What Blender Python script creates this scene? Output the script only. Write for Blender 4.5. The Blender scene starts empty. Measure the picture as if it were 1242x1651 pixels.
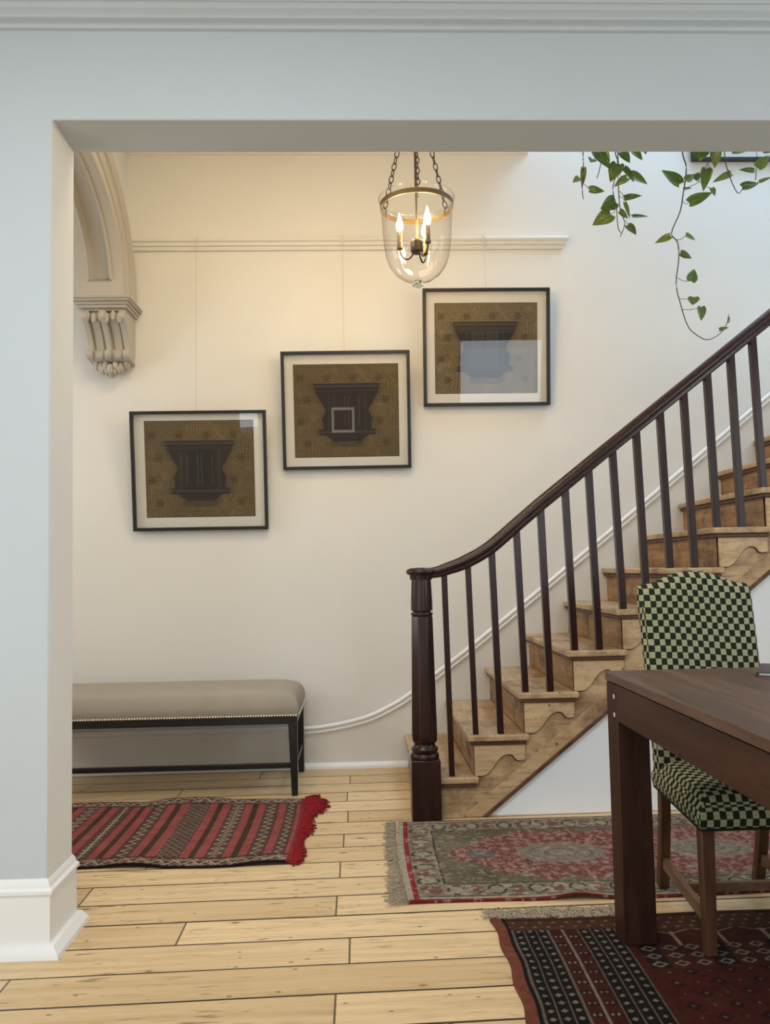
import bpy, bmesh, math, random
import numpy as np
from mathutils import Vector, Matrix

random.seed(7)
S = bpy.context.scene
COL = S.collection

# ------------------------------------------------------------------ camera, world, lights, exposure
H = 1.08
cam_d = bpy.data.cameras.new('camera')
cam = bpy.data.objects.new('camera', cam_d); COL.objects.link(cam); S.camera = cam
yaw, pitch, roll = math.radians(1.985), math.radians(3.91), math.radians(-1.06)
fw = Vector((math.sin(yaw)*math.cos(pitch), math.cos(yaw)*math.cos(pitch), math.sin(pitch)))
rt = Vector((math.cos(yaw), -math.sin(yaw), 0)); up = rt.cross(fw)
rr = math.cos(roll)*rt + math.sin(roll)*up
uu = -math.sin(roll)*rt + math.cos(roll)*up
cam.matrix_world = Matrix(((rr.x, uu.x, -fw.x, 0), (rr.y, uu.y, -fw.y, 0), (rr.z, uu.z, -fw.z, H), (0, 0, 0, 1)))
cam_d.sensor_fit = 'VERTICAL'; cam_d.sensor_height = 24.0
cam_d.lens = 24.0*1320/1651
cam_d.clip_start = 0.05; cam_d.clip_end = 100

S.view_settings.view_transform = 'Standard'; S.view_settings.look = 'None'
S.view_settings.gamma = 1; S.view_settings.use_curve_mapping = False
S.view_settings.exposure = 0.13

w = bpy.data.worlds.new('world'); S.world = w; w.use_nodes = True
w.node_tree.nodes['Background'].inputs[0].default_value = (0.75, 0.85, 1.0, 1)
w.node_tree.nodes['Background'].inputs[1].default_value = 1.0

def area(name, loc, target, sx, sy, power, color):
    d = bpy.data.lights.new(name, 'AREA'); d.shape = 'RECTANGLE'; d.size = sx; d.size_y = sy
    d.energy = power; d.color = color
    o = bpy.data.objects.new(name, d); COL.objects.link(o)
    o.location = loc
    o.rotation_euler = (Vector(target)-Vector(loc)).to_track_quat('-Z', 'Y').to_euler()
    return o
# daylight through the two windows of the front room (behind the camera) and the glazed door at its left
area('window_and_fill_light', (-2.0, -3.33, 1.85), (-1.6, 0, 1.45), 1.2, 1.6, 24, (0.78, 0.90, 1.0))
area('window_and_fill_light', (2.2, -3.33, 1.85), (1.8, 0, 1.45), 1.2, 1.6, 24, (0.78, 0.90, 1.0))
area('window_and_fill_light', (-3.03, 0.4, 0.9), (0, 1.0, 0.4), 1.5, 1.5, 30, (0.74, 0.87, 1.0))
area('window_and_fill_light', (3.53, 1.1, 1.6), (-0.9, 2.0, 1.2), 1.3, 1.8, 34, (0.84, 0.92, 1.0))  # added unseen light from the right, lifting the jamb
# added overhead fill that brightens the front-room floor
area('overhead_fill', (-0.5, 0.6, 2.9), (-0.5, 0.6, 0), 1.6, 1.0, 44, (0.92, 0.96, 1.0))
# daylight from the roof light above the stairs and the landing window on the stair's far right
area('stair_daylight', (2.5, 3.9, 5.5), (2.3, 4.1, 0), 1.8, 1.2, 88, (0.50, 0.71, 1.0))
area('stair_daylight', (3.53, 3.1, 2.2), (-0.9, 2.9, 1.2), 1.0, 1.9, 22, (0.74, 0.87, 1.0))
# added hall fill lights: a warm one overhead, a cool one at far left
area('hall_ceiling_fill', (-0.45, 3.05, 3.54), (-0.45, 3.05, 0), 1.3, 0.6, 17, (1.0, 0.82, 0.57))
area('hall_left_fill', (-3.03, 3.6, 1.6), (0, 3.6, 1.0), 1.0, 1.8, 26, (0.92, 0.95, 1.0))

# ------------------------------------------------------------------ helpers
class MB:
    """collects shapes into one mesh"""
    def __init__(s): s.v = []; s.f = []; s.uv = {}
    def add(s, vs, fs):
        n = len(s.v); s.v += [tuple(p) for p in vs]; s.f += [tuple(i+n for i in f) for f in fs]
    def box(s, x0, x1, y0, y1, z0, z1):
        s.add([(x0,y0,z0),(x1,y0,z0),(x1,y1,z0),(x0,y1,z0),(x0,y0,z1),(x1,y0,z1),(x1,y1,z1),(x0,y1,z1)],
              [(0,3,2,1),(4,5,6,7),(0,1,5,4),(1,2,6,5),(2,3,7,6),(3,0,4,7)])
        return s
    def frustum(s, b, t):           # two quads (lists of 4 points)
        s.add(list(b)+list(t), [(3,2,1,0),(4,5,6,7),(0,1,5,4),(1,2,6,5),(2,3,7,6),(3,0,4,7)])
        return s
    def prism(s, poly, axis, a, b):  # poly 2D extruded along axis from a to b
        def P(p, c):
            return {'x': (c, p[0], p[1]), 'y': (p[0], c, p[1]), 'z': (p[0], p[1], c)}[axis]
        n = len(poly)
        vs = [P(p, a) for p in poly]+[P(p, b) for p in poly]
        s.add(vs, [tuple(range(n))[::-1], tuple(range(n, 2*n))]+[(i, (i+1) % n, (i+1) % n+n, i+n) for i in range(n)])
        return s
    def lathe(s, prof, c, seg=32, rot=0.0, cap=True):    # prof [(r,z)]
        n = len(prof); vs = []; fs = []
        for r, z in prof:
            for k in range(seg):
                a = 2*math.pi*k/seg+rot
                vs.append((c[0]+r*math.cos(a), c[1]+r*math.sin(a), c[2]+z))
        for i in range(n-1):
            for k in range(seg):
                k2 = (k+1) % seg
                fs.append((i*seg+k, i*seg+k2, (i+1)*seg+k2, (i+1)*seg+k))
        if cap:
            fs.append(tuple(range(seg))[::-1]); fs.append(tuple(range((n-1)*seg, n*seg)))
        s.add(vs, fs); return s
    def sweep(s, path, prof, upv=(0,0,1), closed=False, cap=True, scale=None):
        """prof [(a,b)] in (side, up) axes; path of points"""
        P = [Vector(p) for p in path]; n = len(P); m = len(prof); vs = []; fs = []
        U = Vector(upv)
        for i in range(n):
            if closed: t = P[(i+1) % n]-P[i-1]
            else: t = P[min(i+1, n-1)]-P[max(i-1, 0)]
            t.normalize()
            sd = t.cross(U)
            if sd.length < 1e-4: sd = t.cross(Vector((0, 1, 0)))
            sd.normalize(); u2 = sd.cross(t)
            k = scale[i] if scale else 1.0
            for a, b in prof: vs.append(P[i]+sd*a*k+u2*b*k)
        rng = n if closed else n-1
        for i in range(rng):
            j = (i+1) % n
            for k in range(m):
                k2 = (k+1) % m
                fs.append((i*m+k, i*m+k2, j*m+k2, j*m+k))
        if cap and not closed:
            fs.append(tuple(range(m))[::-1]); fs.append(tuple(range((n-1)*m, n*m)))
        s.add(vs, fs); return s
    def tube(s, path, r, seg=8, closed=False, scale=None):
        prof = [(r*math.cos(2*math.pi*k/seg), r*math.sin(2*math.pi*k/seg)) for k in range(seg)]
        return s.sweep(path, prof, closed=closed, scale=scale)
    def ball(s, c, rx, ry, rz, seg=12, rings=8):
        prof = [(max(1e-4, math.sin(math.pi*i/rings)), -math.cos(math.pi*i/rings)) for i in range(rings+1)]
        n0 = len(s.v); s.lathe(prof, (0, 0, 0), seg)
        for i in range(n0, len(s.v)):
            x, y, z = s.v[i]; s.v[i] = (c[0]+x*rx, c[1]+y*ry, c[2]+z*rz)
        return s

ORG = {}
def props(o, label=None, cat=None, group=None, kind=None):
    if label: o['label'] = label
    if cat: o['category'] = cat
    if group: o['group'] = group
    if kind: o['kind'] = kind
    return o
def obj(name, mb, mat, parent=None, smooth=False, bevel=0, seg=2, auto=None, label=None, subsurf=0):
    me = bpy.data.meshes.new(name)
    vs = np.array(mb.v, dtype=float)
    if parent is not None: org = ORG[parent.name]
    else:
        lo, hi = vs.min(0), vs.max(0); org = Vector(((lo[0]+hi[0])/2, (lo[1]+hi[1])/2, lo[2]))
    vl = vs-np.array(org)
    me.from_pydata([tuple(p) for p in vl], [], mb.f)
    me.validate()
    bm = bmesh.new(); bm.from_mesh(me); bmesh.ops.recalc_face_normals(bm, faces=bm.faces[:]); bm.to_mesh(me); bm.free()
    me.materials.append(mat)
    o = bpy.data.objects.new(name, me); COL.objects.link(o)
    if parent is not None:
        o.parent = parent
    else: o.location = org
    ORG[o.name] = Vector(org)
    if bevel:
        b = o.modifiers.new('bevel', 'BEVEL'); b.width = bevel; b.segments = seg; b.limit_method = 'ANGLE'; b.angle_limit = math.radians(35)
        b.harden_normals = False
    if subsurf:
        m = o.modifiers.new('subdivision', 'SUBSURF'); m.levels = subsurf; m.render_levels = subsurf
    if smooth or bevel:
        for p in me.polygons: p.use_smooth = True
        ang = auto if auto is not None else 40
        try:
            me.set_sharp_from_angle(angle=math.radians(ang))
        except Exception: pass
    if label: o['label'] = label
    return o
def empty(name, loc, label, cat, group=None):
    o = bpy.data.objects.new(name, None); COL.objects.link(o); o.location = loc
    o.empty_display_size = 0.1
    ORG[o.name] = Vector(loc)
    return props(o, label, cat, group)
def struct(o): o['kind'] = 'structure'; return o

# ------------------------------------------------------------------ materials
class NT:
    def __init__(s, name):
        m = bpy.data.materials.new(name); m.use_nodes = True; s.m = m; s.t = m.node_tree; s.n = s.t.nodes
        s.bsdf = s.n['Principled BSDF']; s.out = s.n['Material Output']
    def node(s, typ, **kw):
        nd = s.n.new(typ)
        for k, v in kw.items(): setattr(nd, k, v)
        return nd
    def link(s, a, b): s.t.links.new(a, b)
    def set(s, sock, v):
        if isinstance(v, bpy.types.NodeSocket): s.link(v, sock)
        elif v is not None:
            if isinstance(v, (tuple, list)) and len(v) == 3 and sock.type == 'RGBA': v = (*v, 1)
            sock.default_value = v
    def math(s, op, a, b=None, c=None, clamp=False):
        nd = s.node('ShaderNodeMath', operation=op); nd.use_clamp = clamp
        s.set(nd.inputs[0], a)
        if b is not None: s.set(nd.inputs[1], b)
        if c is not None: s.set(nd.inputs[2], c)
        return nd.outputs[0]
    def coord(s, which='Object'): return s.node('ShaderNodeTexCoord').outputs[which]
    def mapping(s, v, scale=(1,1,1), rot=(0,0,0), loc=(0,0,0)):
        nd = s.node('ShaderNodeMapping'); s.link(v, nd.inputs[0])
        nd.inputs['Scale'].default_value = scale; nd.inputs['Rotation'].default_value = rot; nd.inputs['Location'].default_value = loc
        return nd.outputs[0]
    def noise(s, v, scale=5, detail=4, rough=0.55, dist=0.0, out='Fac'):
        nd = s.node('ShaderNodeTexNoise'); s.link(v, nd.inputs['Vector'])
        nd.inputs['Scale'].default_value = scale; nd.inputs['Detail'].default_value = detail
        nd.inputs['Roughness'].default_value = rough; nd.inputs['Distortion'].default_value = dist
        return nd.outputs[out]
    def voronoi(s, v, scale=5, feature='F1', out='Distance', rnd=1.0):
        nd = s.node('ShaderNodeTexVoronoi', feature=feature); s.link(v, nd.inputs['Vector'])
        nd.inputs['Scale'].default_value = scale; nd.inputs['Randomness'].default_value = rnd
        return nd.outputs[out]
    def ramp(s, f, stops, interp='LINEAR'):
        nd = s.node('ShaderNodeValToRGB'); s.link(f, nd.inputs[0]); cr = nd.color_ramp; cr.interpolation = interp
        while len(cr.elements) < len(stops): cr.elements.new(0.5)
        for e, (p, c) in zip(cr.elements, stops):
            e.position = p; e.color = (*c, 1) if len(c) == 3 else c
        return nd.outputs[0]
    def mix(s, f, a, b, blend='MIX'):
        nd = s.node('ShaderNodeMix', data_type='RGBA', blend_type=blend)
        s.set(nd.inputs[0], f); s.set(nd.inputs[6], a); s.set(nd.inputs[7], b)
        return nd.outputs[2]
    def sep(s, v):
        nd = s.node('ShaderNodeSeparateXYZ'); s.link(v, nd.inputs[0]); return nd.outputs
    def comb(s, x, y, z):
        nd = s.node('ShaderNodeCombineXYZ')
        for i, v in enumerate((x, y, z)): s.set(nd.inputs[i], v)
        return nd.outputs[0]
    def step(s, v, lo, hi):           # smooth 0..1 ramp
        nd = s.node('ShaderNodeMapRange'); s.set(nd.inputs[0], v)
        nd.inputs[1].default_value = lo; nd.inputs[2].default_value = hi; nd.clamp = True
        return nd.outputs[0]
    def bump(s, h, strength=0.2, dist=0.01):
        nd = s.node('ShaderNodeBump'); s.link(h, nd.inputs['Height'])
        nd.inputs['Strength'].default_value = strength; nd.inputs['Distance'].default_value = dist
        s.link(nd.outputs[0], s.bsdf.inputs['Normal'])
    def base(s, c, rough=0.5, metal=0.0, spec=None):
        s.set(s.bsdf.inputs['Base Color'], c); s.set(s.bsdf.inputs['Roughness'], rough)
        s.bsdf.inputs['Metallic'].default_value = metal
        if spec is not None: s.bsdf.inputs['Specular IOR Level'].default_value = spec

def paint(name, c, rough=0.6, var=0.03, spec=0.3):
    t = NT(name); co = t.coord()
    n = t.noise(co, 2.5, 3)
    t.base(t.mix(n, tuple(x*(1-var) for x in c), tuple(min(1, x*(1+var)) for x in c)), rough, spec=spec)
    t.bump(t.noise(co, 60, 3), 0.04, 0.004)
    return t.m
M = {}
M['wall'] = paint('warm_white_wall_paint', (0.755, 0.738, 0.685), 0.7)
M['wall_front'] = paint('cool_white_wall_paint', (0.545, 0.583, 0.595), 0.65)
M['panel'] = paint('white_stair_panel_paint', (0.85, 0.86, 0.86), 0.55)
M['trim'] = paint('white_trim_gloss', (0.84, 0.83, 0.80), 0.35, 0.02, 0.5)
M['plaster'] = paint('arch_plaster_paint', (0.49, 0.45, 0.375), 0.6)
M['ceiling'] = paint('ceiling_paint', (0.82, 0.81, 0.79), 0.8)

def wood(name, dark, light, axis='x', scale=1.0, rough=0.4, stain=None, stain_amt=0.0, spec=0.4, bump=0.1):
    t = NT(name); co = t.coord()
    st = {'x': (1.2, 14, 14), 'y': (14, 1.2, 14), 'z': (14, 14, 1.2)}[axis]
    oi = t.node('ShaderNodeObjectInfo').outputs['Random']
    off = t.math('MULTIPLY', oi, 37.0)
    va = t.node('ShaderNodeVectorMath', operation='ADD'); t.link(co, va.inputs[0]); t.link(t.comb(off, off, off), va.inputs[1])
    v = t.mapping(va.outputs[0], tuple(q*scale for q in st))
    g = t.noise(v, 2.2, 6, 0.62, 0.5)
    col = t.ramp(g, [(0.28, dark), (0.72, light)])
    fine = t.noise(t.mapping(va.outputs[0], tuple(q*scale*4 for q in st)), 3, 3, 0.6)
    col = t.mix(t.step(fine, 0.56, 0.75), col, tuple(x*0.62 for x in dark))
    if stain:
        n = t.noise(va.outputs[0], 7*scale, 5, 0.65, 0.4)
        col = t.mix(t.math('MULTIPLY', t.step(n, 0.50, 0.68), stain_amt), col, stain)
        k = t.voronoi(va.outputs[0], 16, rnd=1.0)
        col = t.mix(t.math('MULTIPLY', t.step(k, 0.16, 0.06), 0.8), col, tuple(x*0.5 for x in stain))
    t.base(col, rough, spec=spec)
    t.bump(g, bump, 0.003)
    return t.m
M['mahogany'] = wood('dark_mahogany', (0.013, 0.0045, 0.0034), (0.040, 0.012, 0.0085), 'z', 1, 0.28, spec=0.4)
M['mahogany_x'] = wood('dark_mahogany_handrail', (0.015, 0.005, 0.004), (0.046, 0.014, 0.010), 'x', 1, 0.27, spec=0.45)
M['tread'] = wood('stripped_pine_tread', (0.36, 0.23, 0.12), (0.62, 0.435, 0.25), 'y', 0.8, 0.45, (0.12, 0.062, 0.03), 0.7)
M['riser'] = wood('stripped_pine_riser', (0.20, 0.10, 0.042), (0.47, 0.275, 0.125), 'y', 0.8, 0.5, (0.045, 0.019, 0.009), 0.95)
M['bracket'] = wood('stripped_pine_bracket', (0.48, 0.31, 0.16), (0.70, 0.50, 0.285), 'x', 0.8, 0.5, (0.15, 0.075, 0.035), 0.65)
M['string'] = wood('stripped_pine_string', (0.40, 0.25, 0.125), (0.64, 0.44, 0.245), 'x', 0.6, 0.5, (0.12, 0.058, 0.028), 0.8)
M['cove'] = wood('stained_moulding_and_gap', (0.05, 0.02, 0.011), (0.17, 0.08, 0.04), 'x', 1, 0.45)
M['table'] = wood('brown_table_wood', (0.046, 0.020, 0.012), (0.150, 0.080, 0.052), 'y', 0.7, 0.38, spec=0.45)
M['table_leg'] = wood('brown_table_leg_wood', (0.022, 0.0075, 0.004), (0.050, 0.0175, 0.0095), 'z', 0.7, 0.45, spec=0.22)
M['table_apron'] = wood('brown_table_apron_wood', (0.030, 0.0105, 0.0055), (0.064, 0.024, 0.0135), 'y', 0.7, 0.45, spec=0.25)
M['chair_leg'] = wood('oak_chair_leg_wood', (0.050, 0.020, 0.009), (0.145, 0.063, 0.028), 'z', 1, 0.4)
M['chair_rail'] = wood('oak_chair_rail_wood', (0.10, 0.05, 0.022), (0.23, 0.13, 0.065), 'y', 1, 0.45)

def plain(name, c, rough=0.4, metal=0.0, spec=0.5, var=0.15, scale=30, bump=0.0):
    t = NT(name); co = t.coord(); n = t.noise(co, scale, 4)
    t.base(t.mix(n, tuple(x*(1-var) for x in c), tuple(min(1, x*(1+var)) for x in c)), rough, metal, spec)
    if bump: t.bump(t.noise(co, scale*6, 3), bump, 0.002)
    return t.m
M['black'] = plain('black_lacquer', (0.007, 0.006, 0.006), 0.35)
M['frame'] = plain('black_frame_wood', (0.010, 0.010, 0.010), 0.4)
M['mat'] = plain('ivory_mount_board', (0.72, 0.69, 0.62), 0.85, 0, 0.2, 0.03)
M['fabric'] = plain('taupe_velvet', (0.355, 0.31, 0.245), 0.9, 0, 0.15, 0.08, 9, 0.1)
M['nail'] = plain('pewter_nail', (0.70, 0.66, 0.58), 0.28, 1.0)
M['peg'] = plain('pale_wood_peg', (0.75, 0.68, 0.58), 0.6)
M['metal'] = plain('dark_bronze', (0.035, 0.026, 0.018), 0.4, 0.6)
M['brass'] = plain('aged_brass_band', (0.16, 0.125, 0.07), 0.42, 0.75)
M['sleeve'] = plain('candle_sleeve', (0.085, 0.065, 0.05), 0.5, 0.2)
M['stem'] = plain('brown_vine_stem', (0.06, 0.045, 0.02), 0.6)
M['greenstem'] = plain('green_petiole', (0.20, 0.20, 0.07), 0.55)
M['wire'] = plain('nylon_wire', (0.52, 0.47, 0.40), 0.5)
M['pot'] = plain('terracotta_pot', (0.35, 0.15, 0.09), 0.7)
M['soil'] = plain('dark_soil', (0.03, 0.02, 0.014), 0.95, 0, 0.1)
M['paper'] = plain('white_paper', (0.72, 0.72, 0.74), 0.5)
M['cover'] = plain('dark_booklet_cover', (0.05, 0.035, 0.035), 0.4)

def glass(name, tint, edge, boost=1.0, rough=0.0):
    t = NT(name)
    lw = t.node('ShaderNodeLayerWeight'); lw.inputs[0].default_value = 0.5
    fc = lw.outputs['Facing']
    tr = t.node('ShaderNodeBsdfTransparent')
    t.link(t.mix(t.math('POWER', fc, 3.0), tint, edge), tr.inputs[0])
    gl = t.node('ShaderNodeBsdfGlossy'); gl.inputs['Roughness'].default_value = rough
    mx = t.node('ShaderNodeMixShader')
    t.link(t.math('MULTIPLY', t.math('ADD', t.math('MULTIPLY', t.math('POWER', fc, 5.0), 0.95), 0.05), boost, clamp=True), mx.inputs[0])
    t.link(tr.outputs[0], mx.inputs[1]); t.link(gl.outputs[0], mx.inputs[2])
    t.link(mx.outputs[0], t.out.inputs['Surface'])
    return t.m
M['bell_glass'] = glass('clear_bell_glass', (0.99, 0.985, 0.97), (0.62, 0.58, 0.48), 0.7)
M['pane_glass'] = glass('picture_glass', (0.97, 0.975, 0.97), (0.9, 0.9, 0.9), 1.0)
def solid_glass():
    t = NT('solid_knob_glass'); t.base((0.80, 0.88, 0.82), 0.02)
    t.bsdf.inputs['Transmission Weight'].default_value = 1.0; t.bsdf.inputs['IOR'].default_value = 1.5
    return t.m
M['knob_glass'] = solid_glass()
def emit(name, c, st):
    t = NT(name); t.base(c, 0.3); t.set(t.bsdf.inputs['Emission Color'], c); t.bsdf.inputs['Emission Strength'].default_value = st
    return t.m
M['bulb'] = emit('lit_bulb', (1.0, 0.62, 0.22), 325.0)

def leaf_mat():
    t = NT('variegated_leaf'); uv = t.coord('UV')
    oi = t.node('ShaderNodeObjectInfo').outputs['Random']
    off = t.math('MULTIPLY', oi, 50.0)
    va = t.node('ShaderNodeVectorMath', operation='ADD'); t.link(uv, va.inputs[0]); t.link(t.comb(off, off, 0.0), va.inputs[1])
    n = t.noise(t.mapping(va.outputs[0], (3.5, 1.1, 1)), 1.6, 4, 0.6)
    gr = t.ramp(oi, [(0.0, (0.055, 0.11, 0.016)), (0.5, (0.085, 0.15, 0.022)), (1.0, (0.15, 0.19, 0.035))])
    col = t.mix(t.step(n, 0.55, 0.70), gr, (0.38, 0.40, 0.12))
    x = t.sep(uv)[0]
    vein = t.step(t.math('ABSOLUTE', t.math('SUBTRACT', x, 0.5)), 0.03, 0.0)
    col = t.mix(t.math('MULTIPLY', vein, 0.5), col, (0.30, 0.33, 0.12))
    t.base(col, 0.38, spec=0.4)
    try: t.bsdf.inputs['Subsurface Weight'].default_value = 0.0
    except Exception: pass
    tl = t.node('ShaderNodeBsdfTranslucent'); t.link(col, tl.inputs[0])
    mx = t.node('ShaderNodeMixShader'); mx.inputs[0].default_value = 0.3
    t.link(t.bsdf.outputs[0], mx.inputs[1]); t.link(tl.outputs[0], mx.inputs[2]); t.link(mx.outputs[0], t.out.inputs['Surface'])
    return t.m
M['leaf'] = leaf_mat()

def checker_mat():
    t = NT('green_checked_fabric'); uv = t.coord('UV')
    v = t.node('ShaderNodeVectorMath', operation='ADD'); t.link(uv, v.inputs[0])
    nz = t.node('ShaderNodeTexNoise'); t.link(uv, nz.inputs['Vector']); nz.inputs['Scale'].default_value = 90
    sc = t.node('ShaderNodeVectorMath', operation='SCALE'); t.link(nz.outputs['Color'], sc.inputs[0]); sc.inputs['Scale'].default_value = 0.004
    t.link(sc.outputs[0], v.inputs[1])
    m = t.mapping(v.outputs[0], (1/0.0182, 1/0.0208, 1))
    s = t.sep(m); fx = t.math('FLOOR', s[0]); fy = t.math('FLOOR', s[1])
    chk = t.math('MODULO', t.math('ADD', t.math('ADD', fx, fy), 400.0), 2.0)
    cx = t.math('SUBTRACT', t.math('FRACT', s[0]), 0.5); cy = t.math('SUBTRACT', t.math('FRACT', s[1]), 0.5)
    d = t.math('MULTIPLY', t.math('ABSOLUTE', cx), t.math('ABSOLUTE', cy))
    motif = t.step(d, 0.01, 0.05)
    weave = t.noise(uv, 420, 2, 0.6)
    cream = t.mix(t.math('MULTIPLY', t.step(weave, 0.42, 0.66), 0.75), (0.45, 0.43, 0.275), (0.22, 0.22, 0.125))
    green = t.mix(t.step(weave, 0.4, 0.7), (0.013, 0.017, 0.009), (0.030, 0.034, 0.018))
    cream = t.mix(t.math('MULTIPLY', t.step(t.math('MINIMUM', t.math('ABSOLUTE', cx), t.math('ABSOLUTE', cy)), 0.10, 0.02), 0.28), cream, (0.12, 0.13, 0.07))
    edge = t.step(t.math('MAXIMUM', t.math('ABSOLUTE', cx), t.math('ABSOLUTE', cy)), 0.40, 0.48)
    cream = t.mix(t.math('MULTIPLY', edge, 0.55), cream, (0.10, 0.11, 0.06))
    col = t.mix(t.step(chk, 0.4, 0.6), green, cream)
    t.base(col, 0.95, spec=0.1)
    t.bump(t.noise(uv, 300, 2), 0.35, 0.003)
    return t.m
M['checker'] = checker_mat()

def floor_mat():
    t = NT('pine_floorboards'); co = t.coord('Object')
    x, y, z = t.sep(co)
    # boards lie about a degree and a half off the wall line
    yr = t.math('SUBTRACT', y, t.math('MULTIPLY', x, 0.025))
    wob = t.math('MULTIPLY', t.math('SUBTRACT', t.noise(t.comb(x, y, 0.0), 1.3, 2), 0.5), 0.008)
    q = t.math('DIVIDE', t.math('SUBTRACT', t.math('ADD', yr, wob), 0.129), 0.157)
    row = t.math('FLOOR', q); fr = t.math('FRACT', q)
    def rnd(a, k):
        return t.math('FRACT', t.math('MULTIPLY', t.math('SINE', t.math('ADD', t.math('MULTIPLY', a, 12.9898), k)), 43758.5453))
    r1 = rnd(row, 1.3); r2 = rnd(row, 7.7)
    even = t.math('ABSOLUTE', t.math('MODULO', row, 2.0))
    # even rows butt near x = -0.1, odd rows elsewhere
    off = t.math('ADD', t.math('MULTIPLY', even, t.math('ADD', t.math('MULTIPLY', r1, 0.5), 0.42)), t.math('ADD', t.math('MULTIPLY', r2, 0.06), 0.03))
    lx = t.math('DIVIDE', t.math('ADD', t.math('ADD', x, off), 9.0), 3.0)
    brd = t.math('FLOOR', lx); fx = t.math('FRACT', lx)
    bid = t.math('ADD', t.math('MULTIPLY', row, 3.17), t.math('MULTIPLY', brd, 17.31))
    rb = rnd(bid, 2.1); rb2 = rnd(bid, 5.9)
    gv = t.comb(t.math('ADD', t.math('MULTIPLY', x, 1.1), t.math('MULTIPLY', rb, 40.0)), t.math('ADD', t.math('MULTIPLY', yr, 22.0), t.math('MULTIPLY', rb2, 30.0)), 0.0)
    g = t.noise(gv, 1.5, 6, 0.6, 0.6)
    col = t.ramp(g, [(0.25, (0.56, 0.385, 0.195)), (0.5, (0.70, 0.51, 0.285)), (0.78, (0.79, 0.60, 0.36))])
    tone = t.ramp(rb, [(0, (0.84, 0.80, 0.74)), (0.5, (0.96, 0.95, 0.92)), (1, (1.04, 1.04, 1.03))])
    col = t.mix(1.0, col, tone, 'MULTIPLY')
    # fine dark fissures running with the grain
    fs = t.noise(t.comb(t.math('MULTIPLY', x, 9.0), t.math('MULTIPLY', yr, 95.0), rb), 1.0, 3, 0.5)
    patch = t.noise(t.comb(x, yr, rb), 4.0, 2)
    fis = t.math('MULTIPLY', t.step(fs, 0.595, 0.68), t.step(patch, 0.42, 0.58))
    col = t.mix(t.math('MULTIPLY', fis, 0.75), col, (0.13, 0.065, 0.025))
    # knots
    kv = t.comb(t.math('MULTIPLY', x, 5.6), t.math('MULTIPLY', yr, 12.0), t.math('MULTIPLY', row, 0.0))
    kd = t.voronoi(kv, 1.0)
    kc = t.node('ShaderNodeTexVoronoi'); t.link(kv, kc.inputs['Vector']); kc.inputs['Scale'].default_value = 1.0
    ks = t.sep(kc.outputs['Color'])
    size = t.math('ADD', t.math('MULTIPLY', ks[0], 0.085), 0.03)
    k1 = t.math('SUBTRACT', 1.0, t.math('DIVIDE', kd, size), clamp=True)
    col = t.mix(t.math('MULTIPLY', t.step(k1, 0.0, 0.45), 0.85), col, (0.15, 0.075, 0.03))
    k2 = t.math('SUBTRACT', 1.0, t.math('DIVIDE', kd, t.math('MULTIPLY', size, 2.6)), clamp=True)
    col = t.mix(t.math('MULTIPLY', k2, 0.35), col, (0.36, 0.19, 0.075))
    # nail heads and small specks
    sp = t.voronoi(t.comb(t.math('MULTIPLY', x, 11.0), t.math('MULTIPLY', yr, 26.0), 3.0), 1.0)
    col = t.mix(t.math('MULTIPLY', t.step(sp, 0.10, 0.06), 0.8), col, (0.10, 0.05, 0.022))
    # gaps between the boards, wider at some than at others
    gw = t.math('ADD', t.math('MULTIPLY', r2, 0.018), 0.018)
    e = t.math('MINIMUM', fr, t.math('SUBTRACT', 1.0, fr))
    gap = t.math('SUBTRACT', 1.0, t.math('DIVIDE', e, gw), clamp=True)
    gap = t.step(gap, 0.0, 0.35)
    ex = t.math('MINIMUM', fx, t.math('SUBTRACT', 1.0, fx))
    gx = t.step(ex, 0.0013, 0.0006)
    gg = t.math('MAXIMUM', gap, t.math('MULTIPLY', gx, 0.85))
    col = t.mix(gg, col, (0.030, 0.015, 0.008))
    t.base(col, t.math('ADD', t.math('MULTIPLY', g, 0.15), 0.36), spec=0.4)
    h = t.math('SUBTRACT', t.math('MULTIPLY', g, 0.08), gg)
    t.bump(h, 0.25, 0.004)
    return t.m
M['floor'] = floor_mat()

def attr_mat(name, rough=0.95, weave=500, bump=0.4, spec=0.08):
    t = NT(name); a = t.node('ShaderNodeAttribute'); a.attribute_name = 'pattern'
    co = t.coord(); n = t.noise(co, weave, 2)
    col = t.mix(1.0, a.outputs['Color'], t.ramp(n, [(0.3, (0.72, 0.72, 0.72)), (0.7, (1.2, 1.2, 1.2))]), 'MULTIPLY')
    t.base(col, rough, spec=spec)
    if bump: t.bump(t.noise(co, weave*0.6, 2), bump, 0.003)
    return t.m
M['rug'] = attr_mat('woven_wool_pattern')
M['print'] = attr_mat('printed_photograph', 0.6, 250, 0, 0.2)
M['red_fringe'] = plain('red_wool_fringe', (0.24, 0.018, 0.022), 0.95, 0, 0.05, 0.35, 60)
M['grey_fringe'] = plain('greyed_cotton_fringe', (0.33, 0.27, 0.19), 0.95, 0, 0.05, 0.4, 60)
M['ivory_fringe'] = plain('ivory_wool_fringe', (0.42, 0.34, 0.25), 0.95, 0, 0.05, 0.4, 80)

# ------------------------------------------------------------------ the setting
YN, YF = 2.44, 2.64          # the two faces of the wall with the wide opening
YW = 4.55                    # far hall wall
YS = 3.61                    # outer face of the staircase
XJ = -0.905                  # jamb of the opening
ZH = 2.462                   # underside of the lintel
XL, XR, YB = -3.1, 3.6, -3.4

fl = struct(obj('floor', MB().box(XL-.1, XR+.1, YB-.1, YW+.1, -0.1, 0.0), M['floor']))
# floor pattern is laid out in world metres
fl.data.transform(Matrix.Translation(fl.location)); fl.location = (0, 0, 0)

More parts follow.
